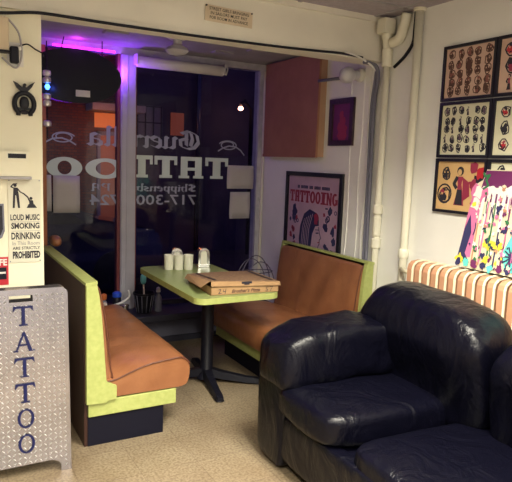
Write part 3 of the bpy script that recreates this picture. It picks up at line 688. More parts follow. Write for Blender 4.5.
for i in range(110):
    uu=rnd.uniform(u0+.04,u1-.04); vv=rnd.uniform(.60,1.25)
    if -4.28<uu<-3.90: continue
    kk=rnd.randrange(4); s=rnd.uniform(.016,.032)
    if kk==0: add_rect(bm,WP,uu-s,uu+s,vv-s*.35,vv+s*.35,w0=W,mi=0)
    elif kk==1: blob2(bm,WP,(uu,vv),s,i,mi=0,w0=W)
    elif kk==2: add_ring(bm,WP,(uu,vv),(s,s),(s*.6,s*.6),w0=W,mi=0,seg=12)
    else: blob2(bm,WP,(uu,vv),s*.7,i,mi=2,w0=W)
wpart('artwork',bm,['darkblueprint','pink','crimson'],t)
# little carved frame
t=thing('picture_frame','small dark carved frame with a red and purple picture beside the brown wall box','picture',(XW,3.72,1.75))
picture_frame(t,-3.875,-3.575,1.745,2.10,.04,.022,'framewood')
bm=bmesh.new(); add_rect(bm,WP,-3.84,-3.61,1.78,2.065,t=.006)
for k in range(7): blob2(bm,WP,(-3.72+.02*math.sin(k*2),1.82+k*.028),.05-.005*k,k,mi=1,w0=.0062+k*.0004)
wpart('artwork',bm,['purple','crimson'],t)
t['label']='small dark carved wooden frame with red and purple picture beside the brown wall box'

# painted canvas above the radiator
t=thing('painted_canvas','bright canvas of pink, cream and turquoise paint drips standing behind the sofa','painting',(2.70,2.05,1.05))
tilt=math.radians(8)
CP=Plane((2.665,2.395,1.048),(0,-1,0),(math.sin(tilt),0,math.cos(tilt)),(-math.cos(tilt),0,math.sin(tilt)))
def cedge(v): return .06*max(0,v)/.55+.012*math.sin(v*11)      # slanting left edge
out=[(0,0)]+[(.86,0),(.86,.56)]+[(.10,.56),(.085,.50),(.035,.47),(.03,.40),(.045,.33),(.03,.22),(.015,.10)]
bm=bmesh.new(); add_poly(bm,[CP(u,v,0) for u,v in out],-CP.w*.02); wpart('canvas',bm,'creampaint',t)
bm=bmesh.new(); MI=['purple','pinkpaint','creampaint','whitepaint','turq','yellow','darkgreen','darkblueprint','radside']
R2=random.Random(11)
add_quad(bm,CP,[(.10,.555),(.85,.555),(.85,.38),(.07,.38)],w0=0,mi=0)
add_quad(bm,CP,[(.005,.06),(.03,.40),(.10,.40),(.09,.06)],w0=0,mi=1)
add_quad(bm,CP,[(.0,.03),(.02,.22),(.045,.30),(.07,.20),(.05,.08),(.09,.03)],w0=.001,mi=7)
for k in range(22):   # drips
    u=.10+k*.034; h=R2.uniform(.10,.30); add_quad(bm,CP,[(u,.45-R2.random()*.04),(u+.022,.45),(u+.02,.45-h),(u+.004,.45-h)],w0=.0015,mi=3)
    blob2(bm,CP,(u+.01,.445),.022,k,mi=3,w0=.0027)
for k in range(16):
    u=.10+k*.048; add_quad(bm,CP,[(u,.38),(u+.008,.38),(u+.01,.03),(u,.03)],w0=.0012,mi=(8,1,6,7,0)[k%5])
blob2(bm,CP,(.075,.42),.05,2,mi=1,w0=.003); blob2(bm,CP,(.07,.43),.03,3,mi=3,w0=.0045); blob2(bm,CP,(.065,.365),.03,3,mi=3,w0=.004); blob2(bm,CP,(.062,.362),.014,4,mi=5,w0=.006)
for k in range(38):
    u=R2.uniform(.12,.84); v=R2.uniform(.05,.38); blob2(bm,CP,(u,v),R2.uniform(.008,.02),k,mi=(0,5,6,7,1,7)[k%6],w0=.003,amp=.5)
for k in range(9): blob2(bm,CP,(.18+.012*k,.15+.01*math.sin(k*2)),.016,k+70,mi=(5,7)[k%2],w0=.005,amp=.5)
blob2(bm,CP,(.02,.04),.028,9,mi=5,w0=.004)
add_quad(bm,CP,[(.33,.02),(.30,.12),(.34,.22),(.40,.30),(.50,.27),(.62,.30),(.85,.25),(.85,.02)],w0=.0035,mi=4)
for k in range(10): blob2(bm,CP,(.02+k*.055,.026+.004*math.sin(k)),.020,k+90,mi=(7,4,0)[k%3],w0=.006)
for k in range(12):
    a=2*PI*k/12; add_stroke(bm,CP,[(.36,.10),(.36+.05*math.cos(a),.10+.06*math.sin(a))],.008,w0=.006,mi=7)
add_stroke(bm,CP,[(.085,.54),(.10,.52),(.13,.53),(.11,.50),(.13,.47),(.10,.45)],.012,w0=.004,mi=6)
for k in range(150):
    u=R2.uniform(.07,.84); v=R2.uniform(.02,.47); blob2(bm,CP,(u,v),R2.uniform(.004,.011),k+200,mi=R2.choice((0,1,2,3,3,7,7,6,8,0)),w0=.0065,amp=.55)
for k in range(30):
    u=R2.uniform(.08,.84); v=R2.uniform(.08,.45); add_stroke(bm,CP,[(u,v),(u+R2.uniform(-.008,.008),v-.03),(u+R2.uniform(-.01,.01),v-.07)],.005,w0=.0068,mi=R2.choice((0,7,1,8,6,3)))
wpart('paint',bm,MI,t)

# radiator
t=thing('radiator','cast-iron column radiator, cream with warm-lit salmon faces, behind the sofa','radiator',(2.66,2.2,0))
NS=20
for k in range(NS):
    y=2.665-k*.0665
    out=[(2.58,.12),(2.58,.985),(2.588,1.01),(2.61,1.028),(2.66,1.034),(2.71,1.028),(2.738,1.01),(2.745,.985),(2.745,.12),(2.72,.10),(2.60,.10)]
    bm=bmesh.new(); add_poly(bm,[(x,y-.017,z) for x,z in out],(0,.046,0)); wpart('section',bm,'radside',t)
    bm=bmesh.new(); pts=[(x,y,z) for x,z in [(2.577,.12)]+out[1:8]+[(2.745,.12)]]
    # flat bead around the outline, wider than the section
    for a,b in zip(pts,pts[1:]):
        a=Vector(a);b=Vector(b); d=(b-a).normalized(); n=Vector((-d.z,0,d.x))
        if abs(d.z)<.99 or True:
            q=[a-n*.002,b-n*.002,b+n*.006,a+n*.006]; add_poly(bm,[(p.x,y-.024,p.z) for p in q],(0,.011,0))
    wpart('section_rim',bm,'rad',t)
for z in (.16,.90): wpart('connecting_pipe',tube([(2.665,2.69,z),(2.665,2.665-NS*.0665+.03,z)],.03,12),'rad',t)
for y in (2.56,1.36): wpart('foot',box(2.61,2.71,y-.02,y+.02,0,.11),'rad',t)
bm=tube([(2.665,2.69,.93),(2.69,2.80,.93),(2.725,2.905,.93)],.014,8); wpart('inlet_pipe',bm,'rad',t)
bm=bmesh.new(); add_blob(bm,(2.655,2.72,.955),(.014,.014,.014),1,u=10,v=8); wpart('valve_knob',bm,'grey_cable',t)

# ------------------------------------------------------------------ booth benches
def booth(D,ya,yb,label,loc,flip):
    """local frame: x from the backrest outwards (0..D), y from 0 (near end) to L"""
    L=yb-ya
    t=thing('booth_bench',label,'bench',loc,0,'diner booth benches')
    sx=-1 if flip else 1
    def P(name,bm,m,smooth=None,par=None):
        bmesh.ops.scale(bm,vec=(sx,1,1),verts=bm.verts[:]); return obj(name,bm,m,par or t,smooth=smooth)
    P('base',box(.012,D-.16,.0,L-.02,0,.172),'blackbase')
    bm=rbox(.013,D-.085,-.012,L,.172,.262,.004,2); P('seat_rail',bm,'green')
    bm=box(-.006,.012,.004,L-.03,.0,.915); bm2=None; P('back_panel',bm,'brownback')
    end=[(0,.255),(0,.918),(.055,.925),(.068,.86),(.082,.74),(.092,.60),(.102,.45),(.108,.372),(.165,.34),(.165,.262),(.115,.262),(.112,.25)]
    for nm,y0,th in (('end_panel',-.03,.032),('end_panel',L-.025,.03)):
        bm=bmesh.new(); add_poly(bm,[(x,y0,z) for x,z in end],(0,th,0)); P(nm,bm,'green')
    bm=bmesh.new(); add_poly(bm,[(-.004,-.034,.915),(-.004,L,.915),(.058,L,.922),(.058,-.034,.922)],(0,0,.016)); P('top_cap',bm,'green')
    # curved padded backrest
    bm=bmesh.new(); n=20; vs=[]
    prof=[(.035,.895),(.062,.905),(.082,.86),(.108,.72),(.128,.56),(.138,.44),(.145,.35),(.04,.33)]
    prof=[(a.x,a.y) for a in spline([(x,z,0) for x,z in prof],4)]
    for i in range(n+1):
        y=.006+(L-.035)*i/n; e=min(1,min(i,n-i)/1.6+.35); sc=e**.5
        vs.append([bm.verts.new((.04+(x-.04)*(.80+.20*sc)+.004*math.sin(i*1.3+z*9),y,z-(1-sc)*.02*(z>.7))) for x,z in prof])
    m_=len(prof)
    for i in range(n):
        for j in range(m_): bm.faces.new((vs[i][j],vs[i+1][j],vs[i+1][(j+1)%m_],vs[i][(j+1)%m_]))
    bm.faces.new(vs[0]); bm.faces.new(vs[-1]); bk=P('backrest',bm,'vinyl',45)
    pr=prof[:m_-4]; bm=bmesh.new(); add_tube(bm,[(x,.003,z) for x,z in pr],.0045,6); P('piping',bm,'piping',par=bk)
    # seat cushion: boxed end, crowned top, waterfall front
    def sec(e):  # e 0 at an end, 1 in the middle
        c=e**.5
        return [(.10,.272),(.10,.355+.035*c),(.17,.372+.050*c),(.27,.408+.045*c),(.36,.432+.032*c),(D-.12,.446+.022*c),(D-.06,.448+.012*c),(D-.025,.43+.010*c),(D-.006,.40),(D-.004,.34),(D-.02,.285),(D-.06,.270)]
    bm=bmesh.new(); vs=[]; n=26
    for i in range(n+1):
        f=i/n; y=-.014+(L-.0)*f; e=min(1,min(f,1-f)*7)
        ss=sec(e); ss=[(a.x,a.y) for a in spline([(x,z,0) for x,z in ss],3)]
        vs.append([bm.verts.new((x+.003*noise.noise(Vector((x*6,y*5,1))), y, z+.006*noise.noise(Vector((x*9,y*7,D)))*(z>.36))) for x,z in ss])
    m_=len(vs[0])
    for i in range(n):
        for j in range(m_): bm.faces.new((vs[i][j],vs[i+1][j],vs[i+1][(j+1)%m_],vs[i][(j+1)%m_]))
    bm.faces.new(vs[0]); bm.faces.new(vs[-1]); st=P('seat_cushion',bm,'vinyl',40)
    top=[(a.x,a.y) for a in spline([(x,z,0) for x,z in sec(0)],3)][3:25]
    bm=bmesh.new(); add_tube(bm,[(x,-.017,z+.001) for x,z in top],.0045,6); P('piping',bm,'piping',par=st)
    return t
booth(.61,3.15,4.52,'orange-brown vinyl booth bench left of the table, end facing the metal board',(.724,3.15,0),False)
booth(.75,3.21,4.32,'orange-brown vinyl booth bench right of the table, back against the poster wall',(2.727,3.21,0),True)
# brown cushion behind the left bench
bm=bmesh.new(); add_blob(bm,(0,0,0),(.038,.08,.038),.8,u=18,v=12,wr=.01,ws=14)
o=obj('brown_cushion',bm,'vinyl',loc=(.80,4.40,.986)); tag(o,'small brown cushion resting on the far top of the left bench','cushion')

# ------------------------------------------------------------------ table
TX0,TX1,TY0,TY1=1.432,2.03,3.27,4.44
t=thing('diner_table','green laminate diner table on a black pedestal between the booth benches','table',((TX0+TX1)/2,3.86,0))
def rrect(x0,x1,y0,y1,r,seg=7):
    pts=[]
    for cx,cy,a0 in ((x1-r,y1-r,0),(x0+r,y1-r,90),(x0+r,y0+r,180),(x1-r,y0+r,270)):
        for k in range(seg+1):
            a=math.radians(a0+90*k/seg); pts.append((cx+r*math.cos(a),cy+r*math.sin(a)))
    return pts
bm=bmesh.new(); add_poly(bm,[(x,y,.716) for x,y in rrect(TX0,TX1,TY0,TY1,.07)],(0,0,.034)); wpart('tabletop',bm,'greentop',t)
bm=bmesh.new(); pts=rrect(TX0-.003,TX1+.003,TY0-.003,TY1+.003,.073); pin=rrect(TX0+.0005,TX1-.0005,TY0+.0005,TY1-.0005,.07); n=len(pts)
A=[bm.verts.new((x,y,.712)) for x,y in pts];B=[bm.verts.new((x,y,.7505)) for x,y in pts];Ci=[bm.verts.new((x,y,.7505)) for x,y in pin];Di=[bm.verts.new((x,y,.712)) for x,y in pin]
for k in range(n):
    j=(k+1)%n
    for q in ((A[k],A[j],B[j],B[k]),(B[k],B[j],Ci[j],Ci[k]),(Ci[k],Ci[j],Di[j],Di[k]),(Di[k],Di[j],A[j],A[k])): bm.faces.new(q)
wpart('edge_band',bm,'green',t)
cx,cy=1.745,3.80
bm=bmesh.new(); add_box(bm,cx-.19,cx+.19,cy-.03,cy+.03,.695,.716); add_box(bm,cx-.03,cx+.03,cy-.2,cy+.2,.695,.716); add_lathe(bm,[(.07,.66),(.07,.70)],(cx,cy,0),16); wpart('top_plate',bm,'iron',t)
bm=lathe([(.075,.03),(.06,.06),(.045,.08),(.045,.68)],(cx,cy,0),20); wpart('pedestal_column',bm,'iron',t,50)
for a in (-101,-33,79,147):
    d=Vector((math.cos(math.radians(a)),math.sin(math.radians(a)),0)); s=Vector((-d.y,d.x,0))
    bm=bmesh.new(); Lg=.42; secs=[]
    for f,w_,h0,h1 in ((.03,.042,.05,.105),(.3,.036,.03,.080),(.7,.032,.014,.052),(.92,.032,.012,.045),(1,.026,.012,.034)):
        p=Vector((cx,cy,0))+d*Lg*f; secs.append([bm.verts.new(p+s*w_+Vector((0,0,h0))),bm.verts.new(p+s*w_*.7+Vector((0,0,h1))),bm.verts.new(p-s*w_*.7+Vector((0,0,h1))),bm.verts.new(p-s*w_+Vector((0,0,h0)))])
    for q,r_ in zip(secs,secs[1:]):
        for k in range(4): bm.faces.new((q[k],r_[k],r_[(k+1)%4],q[(k+1)%4]))
    bm.faces.new(secs[0]); bm.faces.new(secs[-1])
    lg=wpart('leg',bm,'iron',t)
    p=Vector((cx,cy,0))+d*Lg*.93
    bm=lathe([(.018,0),(.02,.004),(.016,.014)],(p.x,p.y,0),10); wpart('foot_glide',bm,'grey_cable',t)

# ---- things on the table
def at_table(x,y): return (x,y,.7512)
# pizza box
rz=math.radians(-4.5)
t=thing('pizza_box','brown cardboard pizza box with printed lid on the near end of the green table','pizza box',(1.55,3.335,.7512),rz)
BW,BD,BH=.475,.46,.052; th=.004
bm=bmesh.new(); add_box(bm,0,BW,0,BD,0,th); add_box(bm,0,th,0,BD,0,BH); add_box(bm,BW-th,BW,0,BD,0,BH); add_box(bm,0,BW,BD-th,BD,0,BH); add_box(bm,0,BW,0,th,0,BH)
tray=obj('tray',bm,'card',t)
bm=bmesh.new(); FP=Plane((0,0,0),(1,0,0),(0,0,1),(0,-1,0))
add_text(bm,FP,"Brother's Pizza",.14,.34,.010,.034,w0=.0008,bold=.03,shear=.3)
obj('lettering',bm,'inkbrown',tray)
bm=bmesh.new()
add_stroke(bm,FP,[(.05,.035),(.065,.038),(.06,.022),(.05,.010),(.072,.012)],.003,w0=.0008); add_stroke(bm,FP,[(.085,.036),(.082,.022),(.10,.024)],.003,w0=.0008); add_stroke(bm,FP,[(.10,.04),(.095,.008)],.003,w0=.0008)
add_stroke(bm,FP,[(.40,.036),(.385,.034),(.384,.022),(.397,.02),(.392,.008),(.38,.01)],.003,w0=.0008); add_stroke(bm,FP,[(.41,.036),(.432,.038),(.415,.008)],.003,w0=.0008)
obj('pen_marks',bm,'ink',tray)
# lid: hinged at the far edge, front left raised a little
bm=bmesh.new()
def lz(x,y): return BH+.003+ (.014+.024*(1-x/BW))*(1-y/BD)
nx=6; top=[[bm.verts.new((-.004+(BW+.008)*i/nx,-.006+(BD+.008)*j/nx,lz((BW)*i/nx,BD*j/nx)+.004*math.sin(PI*i/nx))) for i in range(nx+1)] for j in range(nx+1)]
for j in range(nx):
    for i in range(nx): bm.faces.new((top[j][i],top[j][i+1],top[j+1][i+1],top[j+1][i]))
r_=bmesh.ops.extrude_face_region(bm,geom=bm.faces[:]); bmesh.ops.translate(bm,vec=(0,0,-th),verts=[g for g in r_['geom'] if isinstance(g,bmesh.types.BMVert)])
lid=obj('lid',bm,'cardtop',t)
bm=bmesh.new()
def flap(p,q,dp,dq,out):
    a,b=Vector(p),Vector(q); add_poly(bm,[a,b,b+Vector(dq),a+Vector(dp)],out)
flap((-.004,-.007,lz(0,0)),(BW+.004,-.007,lz(BW,0)),(0,-.002,-.032),(0,-.002,-.024),(0,-.003,0))
flap((-.006,0,lz(0,0)),(-.006,BD,lz(0,BD)),(-.055,.02,-.040),(-.02,0,-.03),(-.003,0,0))
flap((BW+.006,0,lz(BW,0)),(BW+.006,BD,lz(BW,BD)),(.008,0,-.03),(.004,0,-.03),(.003,0,0))
obj('lid_flap',bm,'card',lid)
bm=bmesh.new(); add_box(bm,.205,.275,-.0135,-.0095,lz(.24,0)-.012,lz(.24,0)+.001); add_box(bm,.222,.258,-.0135,-.0095,lz(.24,0)-.020,lz(.24,0)-.012); obj('tab_slot',bm,'ink',lid)
bm=bmesh.new()
for y0,y1,x0,x1 in ((.03,.42,.035,.05),(.03,.42,.43,.45)):
    bm=bmesh.new(); vs=[bm.verts.new((x,y,lz(x,y)+.0055)) for x,y in ((x0,y0),(x1,y0),(x1,y1),(x0,y1))]; bm.faces.new(vs); obj('printed_stripe',bm,'ink',lid)
# cups
spots=[(1.618,4.265),(1.690,4.240),(1.764,4.225)]
cup_l=['leftmost of three plain white paper cups on the green table','middle one of three plain white paper cups on the green table','rightmost of three plain white paper cups, nearest the chrome dispenser']
for k,(x,y) in enumerate(spots):
    bm=bmesh.new()
    add_lathe(bm,[(.033,0),(.034,.002),(.0365,.110),(.0375,.112),(.0375,.116),(.034,.116),(.033,.11),(.031,.006)],(0,0,0),24)
    o=obj('paper_cup',bm,'cup',loc=at_table(x,y),smooth=50); tag(o,cup_l[k],'cup','white paper cups on the table')
# chrome napkin dispensers
def dispenser(x,y,rz,label,s=1):
    t=thing('napkin_dispenser',label,'napkin dispenser',at_table(x,y),rz,'chrome napkin dispensers')
    w_,h,dp=.044*s,.155*s,.05*s
    def prof(wx,hh,z0=0): return [(-wx,z0),(wx,z0)]+[(wx*math.cos(a),hh-wx+wx*math.sin(a)) for a in [PI*k/12 for k in range(13)]]
    bm=bmesh.new(); o_=prof(w_,h); i_=prof(w_*.72,h*.90,h*.12)
    a=[bm.verts.new((x_,-dp,z)) for x_,z in o_]; b=[bm.verts.new((x_,-dp,z)) for x_,z in i_]; c=[bm.verts.new((x_,dp,z)) for x_,z in o_]; d=[bm.verts.new((x_,-dp+.02,z)) for x_,z in i_]
    n=len(a)
    for k in range(n):
        j=(k+1)%n
        for q in ((a[k],a[j],b[j],b[k]),(a[k],c[k],c[j],a[j]),(b[k],b[j],d[j],d[k])): bm.faces.new(q)
    bm.faces.new(c); bm.faces.new(d); obj('housing',bm,'chrome',t,smooth=40)
    bm=bmesh.new(); add_poly(bm,[(x_,-dp+.012,z) for x_,z in prof(w_*.55,h*.84,h*.14)],(0,.007,0)); obj('napkins',bm,'cup',t)
    bm=rbox(-w_*1.05,w_*1.05,-dp*1.1,dp*1.1,0,.006,.002,1); obj('base_plate',bm,'chrome',t)
dispenser(1.925,4.31,math.radians(-15),'tall chrome napkin dispenser standing to the right of the paper cups')
dispenser(1.72,4.36,math.radians(-20),'round-topped chrome napkin dispenser half hidden behind the paper cups')
# wire basket on the far end of the right bench
t=thing('wire_basket','arched dark wire basket on the far end of the right bench','basket',(2.36,4.22,.46))
for k in range(5):
    yy=4.14+.04*k
    pts=[(2.36+.155*math.cos(a),yy,.49+(.345-.02*abs(k-2))*math.sin(a)) for a in [PI*j/16 for j in range(17)]]
    if k in (0,2,4): wpart('hoop',tube(pts,.004,6),'wire',t)
pts=[(2.36+.155*math.cos(a),4.22+.085*math.sin(a),.70) for a in [2*PI*j/24 for j in range(25)]]
wpart('ring',tube(pts,.004,6),'wire',t)
pts=[(2.36+.155*math.cos(a),4.22+.085*math.sin(a),.49) for a in [2*PI*j/24 for j in range(25)]]
wpart('ring',tube(pts,.005,6),'wire',t)

# ------------------------------------------------------------------ clutter on the sill
t=thing('plant_tub','dark tapered tub with a ribbed rim on the window sill','tub',(1.58,4.74,.30))
bm=bmesh.new(); n=16
prof=[(.055,0),(.06,.01),(.085,.155),(.092,.16),(.092,.175),(.082,.175),(.07,.05)]
add_lathe(bm,prof,(1.58,4.74,.30),20); wpart('tub_body',bm,'black',t,30)
bm=bmesh.new()
for k in range(12):
    a=2*PI*k/12; add_tube(bm,[(1.58+.062*math.cos(a),4.74+.062*math.sin(a),.31),(1.58+.088*math.cos(a),4.74+.088*math.sin(a),.46)],.004,5)
wpart('rib',bm,'grey_cable',t); 
t=thing('cleaning_brush','teal-headed brush with pale handle standing in the dark tub','brush',(1.58,4.73,.36))
wpart('handle',tube([(1.585,4.735,.345),(1.572,4.73,.545)],.007,8),'skin',t); bm=bmesh.new(); add_blob(bm,(1.570,4.73,.59),(.024,.02,.045),.7,u=14,v=10); wpart('brush_head',bm,'teal',t)
t=thing('spray_bottle','small bottle with white cap on the sill right of the dark tub','bottle',(1.71,4.75,.30))
wpart('bottle_body',lathe([(.03,0),(.032,.01),(.03,.12),(.012,.15),(.012,.165)],(1.71,4.75,.30),14),'grey_cable',t,40); wpart('cap',lathe([(.018,.165),(.02,.17),(.016,.20),(.006,.208)],(1.71,4.75,.30),12),'whitepaint',t,40)
t=thing('figurine','small cream figurine on the sill just beyond the left bench','figurine',(1.245,4.70,.30))
bm=bmesh.new(); add_blob(bm,(1.245,4.70,.345),(.026,.02,.045),.8,u=14,v=10); add_blob(bm,(1.24,4.70,.405),(.018,.018,.02),1,u=12,v=8); wpart('body',bm,'skin',t)
t=thing('orange_bottle','small bottle with orange cap on the window sill','bottle',(1.255,4.80,.30))
wpart('bottle_body',lathe([(.026,0),(.028,.01),(.028,.10),(.014,.12)],(1.255,4.80,.30),14),'grey_cable',t,40); wpart('cap',lathe([(.016,.12),(.024,.13),(.026,.165),(.01,.175)],(1.255,4.80,.30),12),'orange',t,40)
t=thing('blue_jar','jar with a bright blue lid on the window sill by the mullion','jar',(1.365,4.80,.30))
wpart('jar_body',lathe([(.032,0),(.036,.01),(.036,.13),(.03,.14)],(1.365,4.80,.30),16),'black',t,40); wpart('lid',lathe([(.038,.14),(.040,.145),(.038,.17),(.02,.185)],(1.365,4.80,.30),16),'blue',t,40)
o=obj('chrome_cup',lathe([(.026,0),(.03,.01),(.038,.09),(.036,.092),(.028,.01)],(0,0,0),16),'chrome',loc=(1.40,4.70,.30),smooth=40); tag(o,'small shiny metal cup on the sill in front of the blue lid','cup')
o=obj('bent_handle',tube(spline([(1.26,4.66,.40),(1.32,4.655,.41),(1.38,4.655,.43),(1.43,4.66,.47),(1.42,4.665,.52)],6),.009,8),'pipe_shine'); tag(o,'pale curved metal tongs lying across the sill clutter','tongs')
for x,y,h in ((1.48,4.86,.14),(1.84,4.80,.13),(1.95,4.84,.10)):
    pass

# ------------------------------------------------------------------ leather sofa
t=thing('leather_sofa','dark navy-black leather sofa in the right foreground against the radiator','sofa',(2.05,1.8,0))
def cushion(c,s,e,rot=(0,0,0),wr=.012,ws=7,seed=0,u=72,v=44,fold=None):
    bm=bmesh.new(); add_blob(bm,(0,0,0),s,e,u=u,v=v,wr=wr,ws=ws,seed=seed)
    for q in bm.verts:
        p=q.co
        if fold: fold(p)
        k=noise.noise(Vector((p.x*22+seed,p.y*9,p.z*14)))*.0035+noise.noise(Vector((p.x*9,p.y*30+seed,p.z*11)))*.002
        q.co=p+p.normalized()*k
    from mathutils import Euler
    m_=Matrix.Translation(Vector(c))@Euler([math.radians(a) for a in rot]).to_matrix().to_4x4()
    bmesh.ops.transform(bm,matrix=m_,verts=bm.verts[:]); return bm
# base and body
bm=rbox(1.60,2.54,1.05,2.70,.03,.30,.03,4); wpart('base',bm,'leather',t,40)
bm=bmesh.new(); add_blob(bm,(1.60,2.57,.285),(.055,.135,.265),.35,u=48,v=30,wr=.006,ws=6); wpart('arm_front',bm,'leather',t)
# armrest: side body plus padded top
bm=bmesh.new(); add_blob(bm,(2.04,2.585,.28),(.455,.11,.27),.3,u=60,v=34,wr=.008,ws=5); arm=wpart('armrest',bm,'leather',t)
def armfold(p):
    p.z+= -.035*max(0,(-p.x-.25))/.2 + .02*math.exp(-((p.x-.05)/.14)**2)
    g=math.exp(-((p.x+.02)/.02)**2)+math.exp(-((p.x-.17)/.02)**2)*.8
    p.y*=1-.03*g; p.z-=.010*g*(p.z>0)
bm=cushion((1.985,2.545,.60),(.46,.175,.158),.44,(0,1,0),wr=.02,ws=6,seed=3,fold=armfold); wpart('arm_pad',bm,'leather',arm)
# seat cushions
def seatfold(p):
    p.z+=.010*math.cos(p.x*5)*math.cos(p.y*6)
bm=cushion((1.99,2.275,.375),(.46,.285,.095),.42,(0,2.5,0),wr=.012,ws=6,seed=11,fold=seatfold); wpart('seat_cushion',bm,'leather',t)
bm=cushion((2.0,1.655,.298),(.43,.305,.085),.34,(0,2.5,0),wr=.008,ws=5,seed=21,fold=seatfold); wpart('seat_cushion',bm,'leather',t)
bm=cushion((1.60,1.85,.19),(.045,.70,.125),.35,(0,0,0),wr=.006,ws=5,seed=5); wpart('footrest_panel',bm,'leather',t)
# back
bm=rbox(2.42,2.552,1.02,2.66,.05,.78,.05,4); wpart('back_frame',bm,'leather',t,40)
def backfold(p):
    for yc,st in ((.27,.012),(.12,.018),(-.10,.008)):
        g=math.exp(-((p.y-yc+.12*(p.z-.1))/.018)**2); p.x+= st*g*(1 if p.x<0 else 0)
    f=max(0,(-p.y-.15))/.3
    p.z-= .03*f*max(0,p.z+.05)/.3; p.x-=.02*f
    f=max(0,(p.y-.28))/.2; p.z-=.20*f*f*(p.z>0)
    p.x-= .05*math.exp(-((p.z-.12)/.16)**2)*(p.x<0)
bm=cushion((2.37,2.245,.615),(.16,.475,.325),.42,(0,-4,0),wr=.022,ws=5,seed=31,fold=backfold); wpart('back_cushion',bm,'leather',t)
bm=cushion((2.375,1.34,.57),(.15,.43,.315),.42,(0,-4,0),wr=.022,ws=5,seed=47,fold=backfold); wpart('back_cushion',bm,'leather',t)
for y in (1.15,2.6):
    for x in (1.68,2.48): wpart('foot',box(x-.03,x+.03,y-.03,y+.03,0,.035),'black',t)

# ------------------------------------------------------------------ tread plate A-board
t=thing('a_frame_sign','tread-plate metal A-board with vertical navy TATTOO letters by the left wall','sign',(.39,3.06,0))
lean=math.atan2(.075,.945)
AP=Plane((.385,2.955,0),(1,0,0),(0,math.sin(lean),math.cos(lean)),(0,-math.cos(lean),math.sin(lean)))
hw=.222; H_=.945
def board(AP):
    bm=bmesh.new(); a=.04
    # outline pieces around handle slot and bottom arch
    sl=[(-.055,.0),(.055,0)]
    z0,z1=H_-.062,H_-.030
    add_rect(bm,AP,-hw,hw,.13,z0,t=.004); add_rect(bm,AP,-hw,-.055,z0,z1,t=.004); add_rect(bm,AP,.055,hw,z0,z1,t=.004)
    add_quad(bm,AP,[(-hw,z1),(hw,z1),(hw-.004,H_-.018),(hw-.022,H_-.002),(hw-.035,H_),(-hw+.035,H_),(-hw+.022,H_-.002),(-hw+.004,H_-.018)],t=.004)
    arch=[(-hw+.05,0),(-hw+.05,.035),(-hw+.065,.055),(-hw+.095,.066),(hw-.095,.066),(hw-.065,.055),(hw-.05,.035),(hw-.05,0)]
    for p,q in zip(arch[1:],arch[2:-1]): add_quad(bm,AP,[(p[0],p[1]),(q[0],q[1]),(q[0],.13),(p[0],.13)],t=.004)
    add_rect(bm,AP,-hw,-hw+.05,0,.13,t=.004); add_rect(bm,AP,hw-.05,hw,0,.13,t=.004)
    return bm
bm=board(AP)
# raised lugs, alternate diagonals
pit=.0245
for i in range(-9,10):
    for j in range(1,39):
        u=i*pit; v=j*pit+.004
        if v>H_-.012 or abs(u)>hw-.008: continue
        if abs(u)<.066 and H_-.072<v<H_-.020: continue
        if v<.075 and abs(u)<hw-.045: continue
        s=1 if (i+j)%2 else -1; l,w_=.0108,.0040; c_=math.cos(PI/4); d=(l*c_,s*l*c_); n=(-s*w_*c_,w_*c_)
        q=[bm.verts.new(AP(u-d[0],v-d[1],.004)),bm.verts.new(AP(u+n[0],v+n[1],.004)),bm.verts.new(AP(u+d[0],v+d[1],.004)),bm.verts.new(AP(u-n[0],v-n[1],.004))]
        p=bm.verts.new(AP(u,v,.0085))
        for k in range(4): bm.faces.new((q[k],q[(k+1)%4],p)).material_index=1
fp=wpart('front_panel',bm,['plate','lug'],t)
bm=bmesh.new(); lw,lh=.044,.096
def letter(ch,cy,c0=.008):
    W=.0100; a=lw; h=lh; y=cy-h/2
    if ch=='T':
        add_rect(bm,AP,c0-.008,c0+.008,y,y+h,w0=W); add_rect(bm,AP,c0-a,c0+a,y+h-.010,y+h,w0=W); add_quad(bm,AP,[(c0-a,y+h),(c0-a-.004,y+h-.028),(c0-a+.012,y+h-.008)],w0=W); add_quad(bm,AP,[(c0+a,y+h),(c0+a+.004,y+h-.028),(c0+a-.012,y+h-.008)],w0=W); add_rect(bm,AP,c0-.020,c0+.020,y,y+.006,w0=W)
    elif ch=='A':
        add_quad(bm,AP,[(c0-.004,y+h),(c0+.006,y+h),(c0+a*.9,y),(c0+a*.9-.018,y)],w0=W); add_quad(bm,AP,[(c0-.004,y+h),(c0+.002,y+h-.012),(c0-a*.9+.007,y),(c0-a*.9,y)],w0=W)
        add_rect(bm,AP,c0-a*.5,c0+a*.5,y+h*.30,y+h*.37,w0=W); add_rect(bm,AP,c0-a*1.1,c0-a*.6,y,y+.006,w0=W); add_rect(bm,AP,c0+a*.5,c0+a*1.15,y,y+.006,w0=W)
    else: add_ring(bm,AP,(c0,cy),(a*.88,h*.5),(a*.60,h*.42),w0=W,seg=32)
for k,ch in enumerate('TATTOO'): letter(ch,.815-k*.128,)
obj_l=wpart('lettering',bm,'navy',t)
AB=Plane((.385,3.165,0),(1,0,0),(0,-math.sin(lean)*.9,math.cos(lean)),(0,-1,0))
wpart('rear_panel',board(AB),'plate',t)
bm=bmesh.new(); 
for x in (.22,.55): add_tube(bm,[(x,3.045,.905),(x,3.07,.905)],.006,8)
wpart('hinge',bm,'chrome',t)

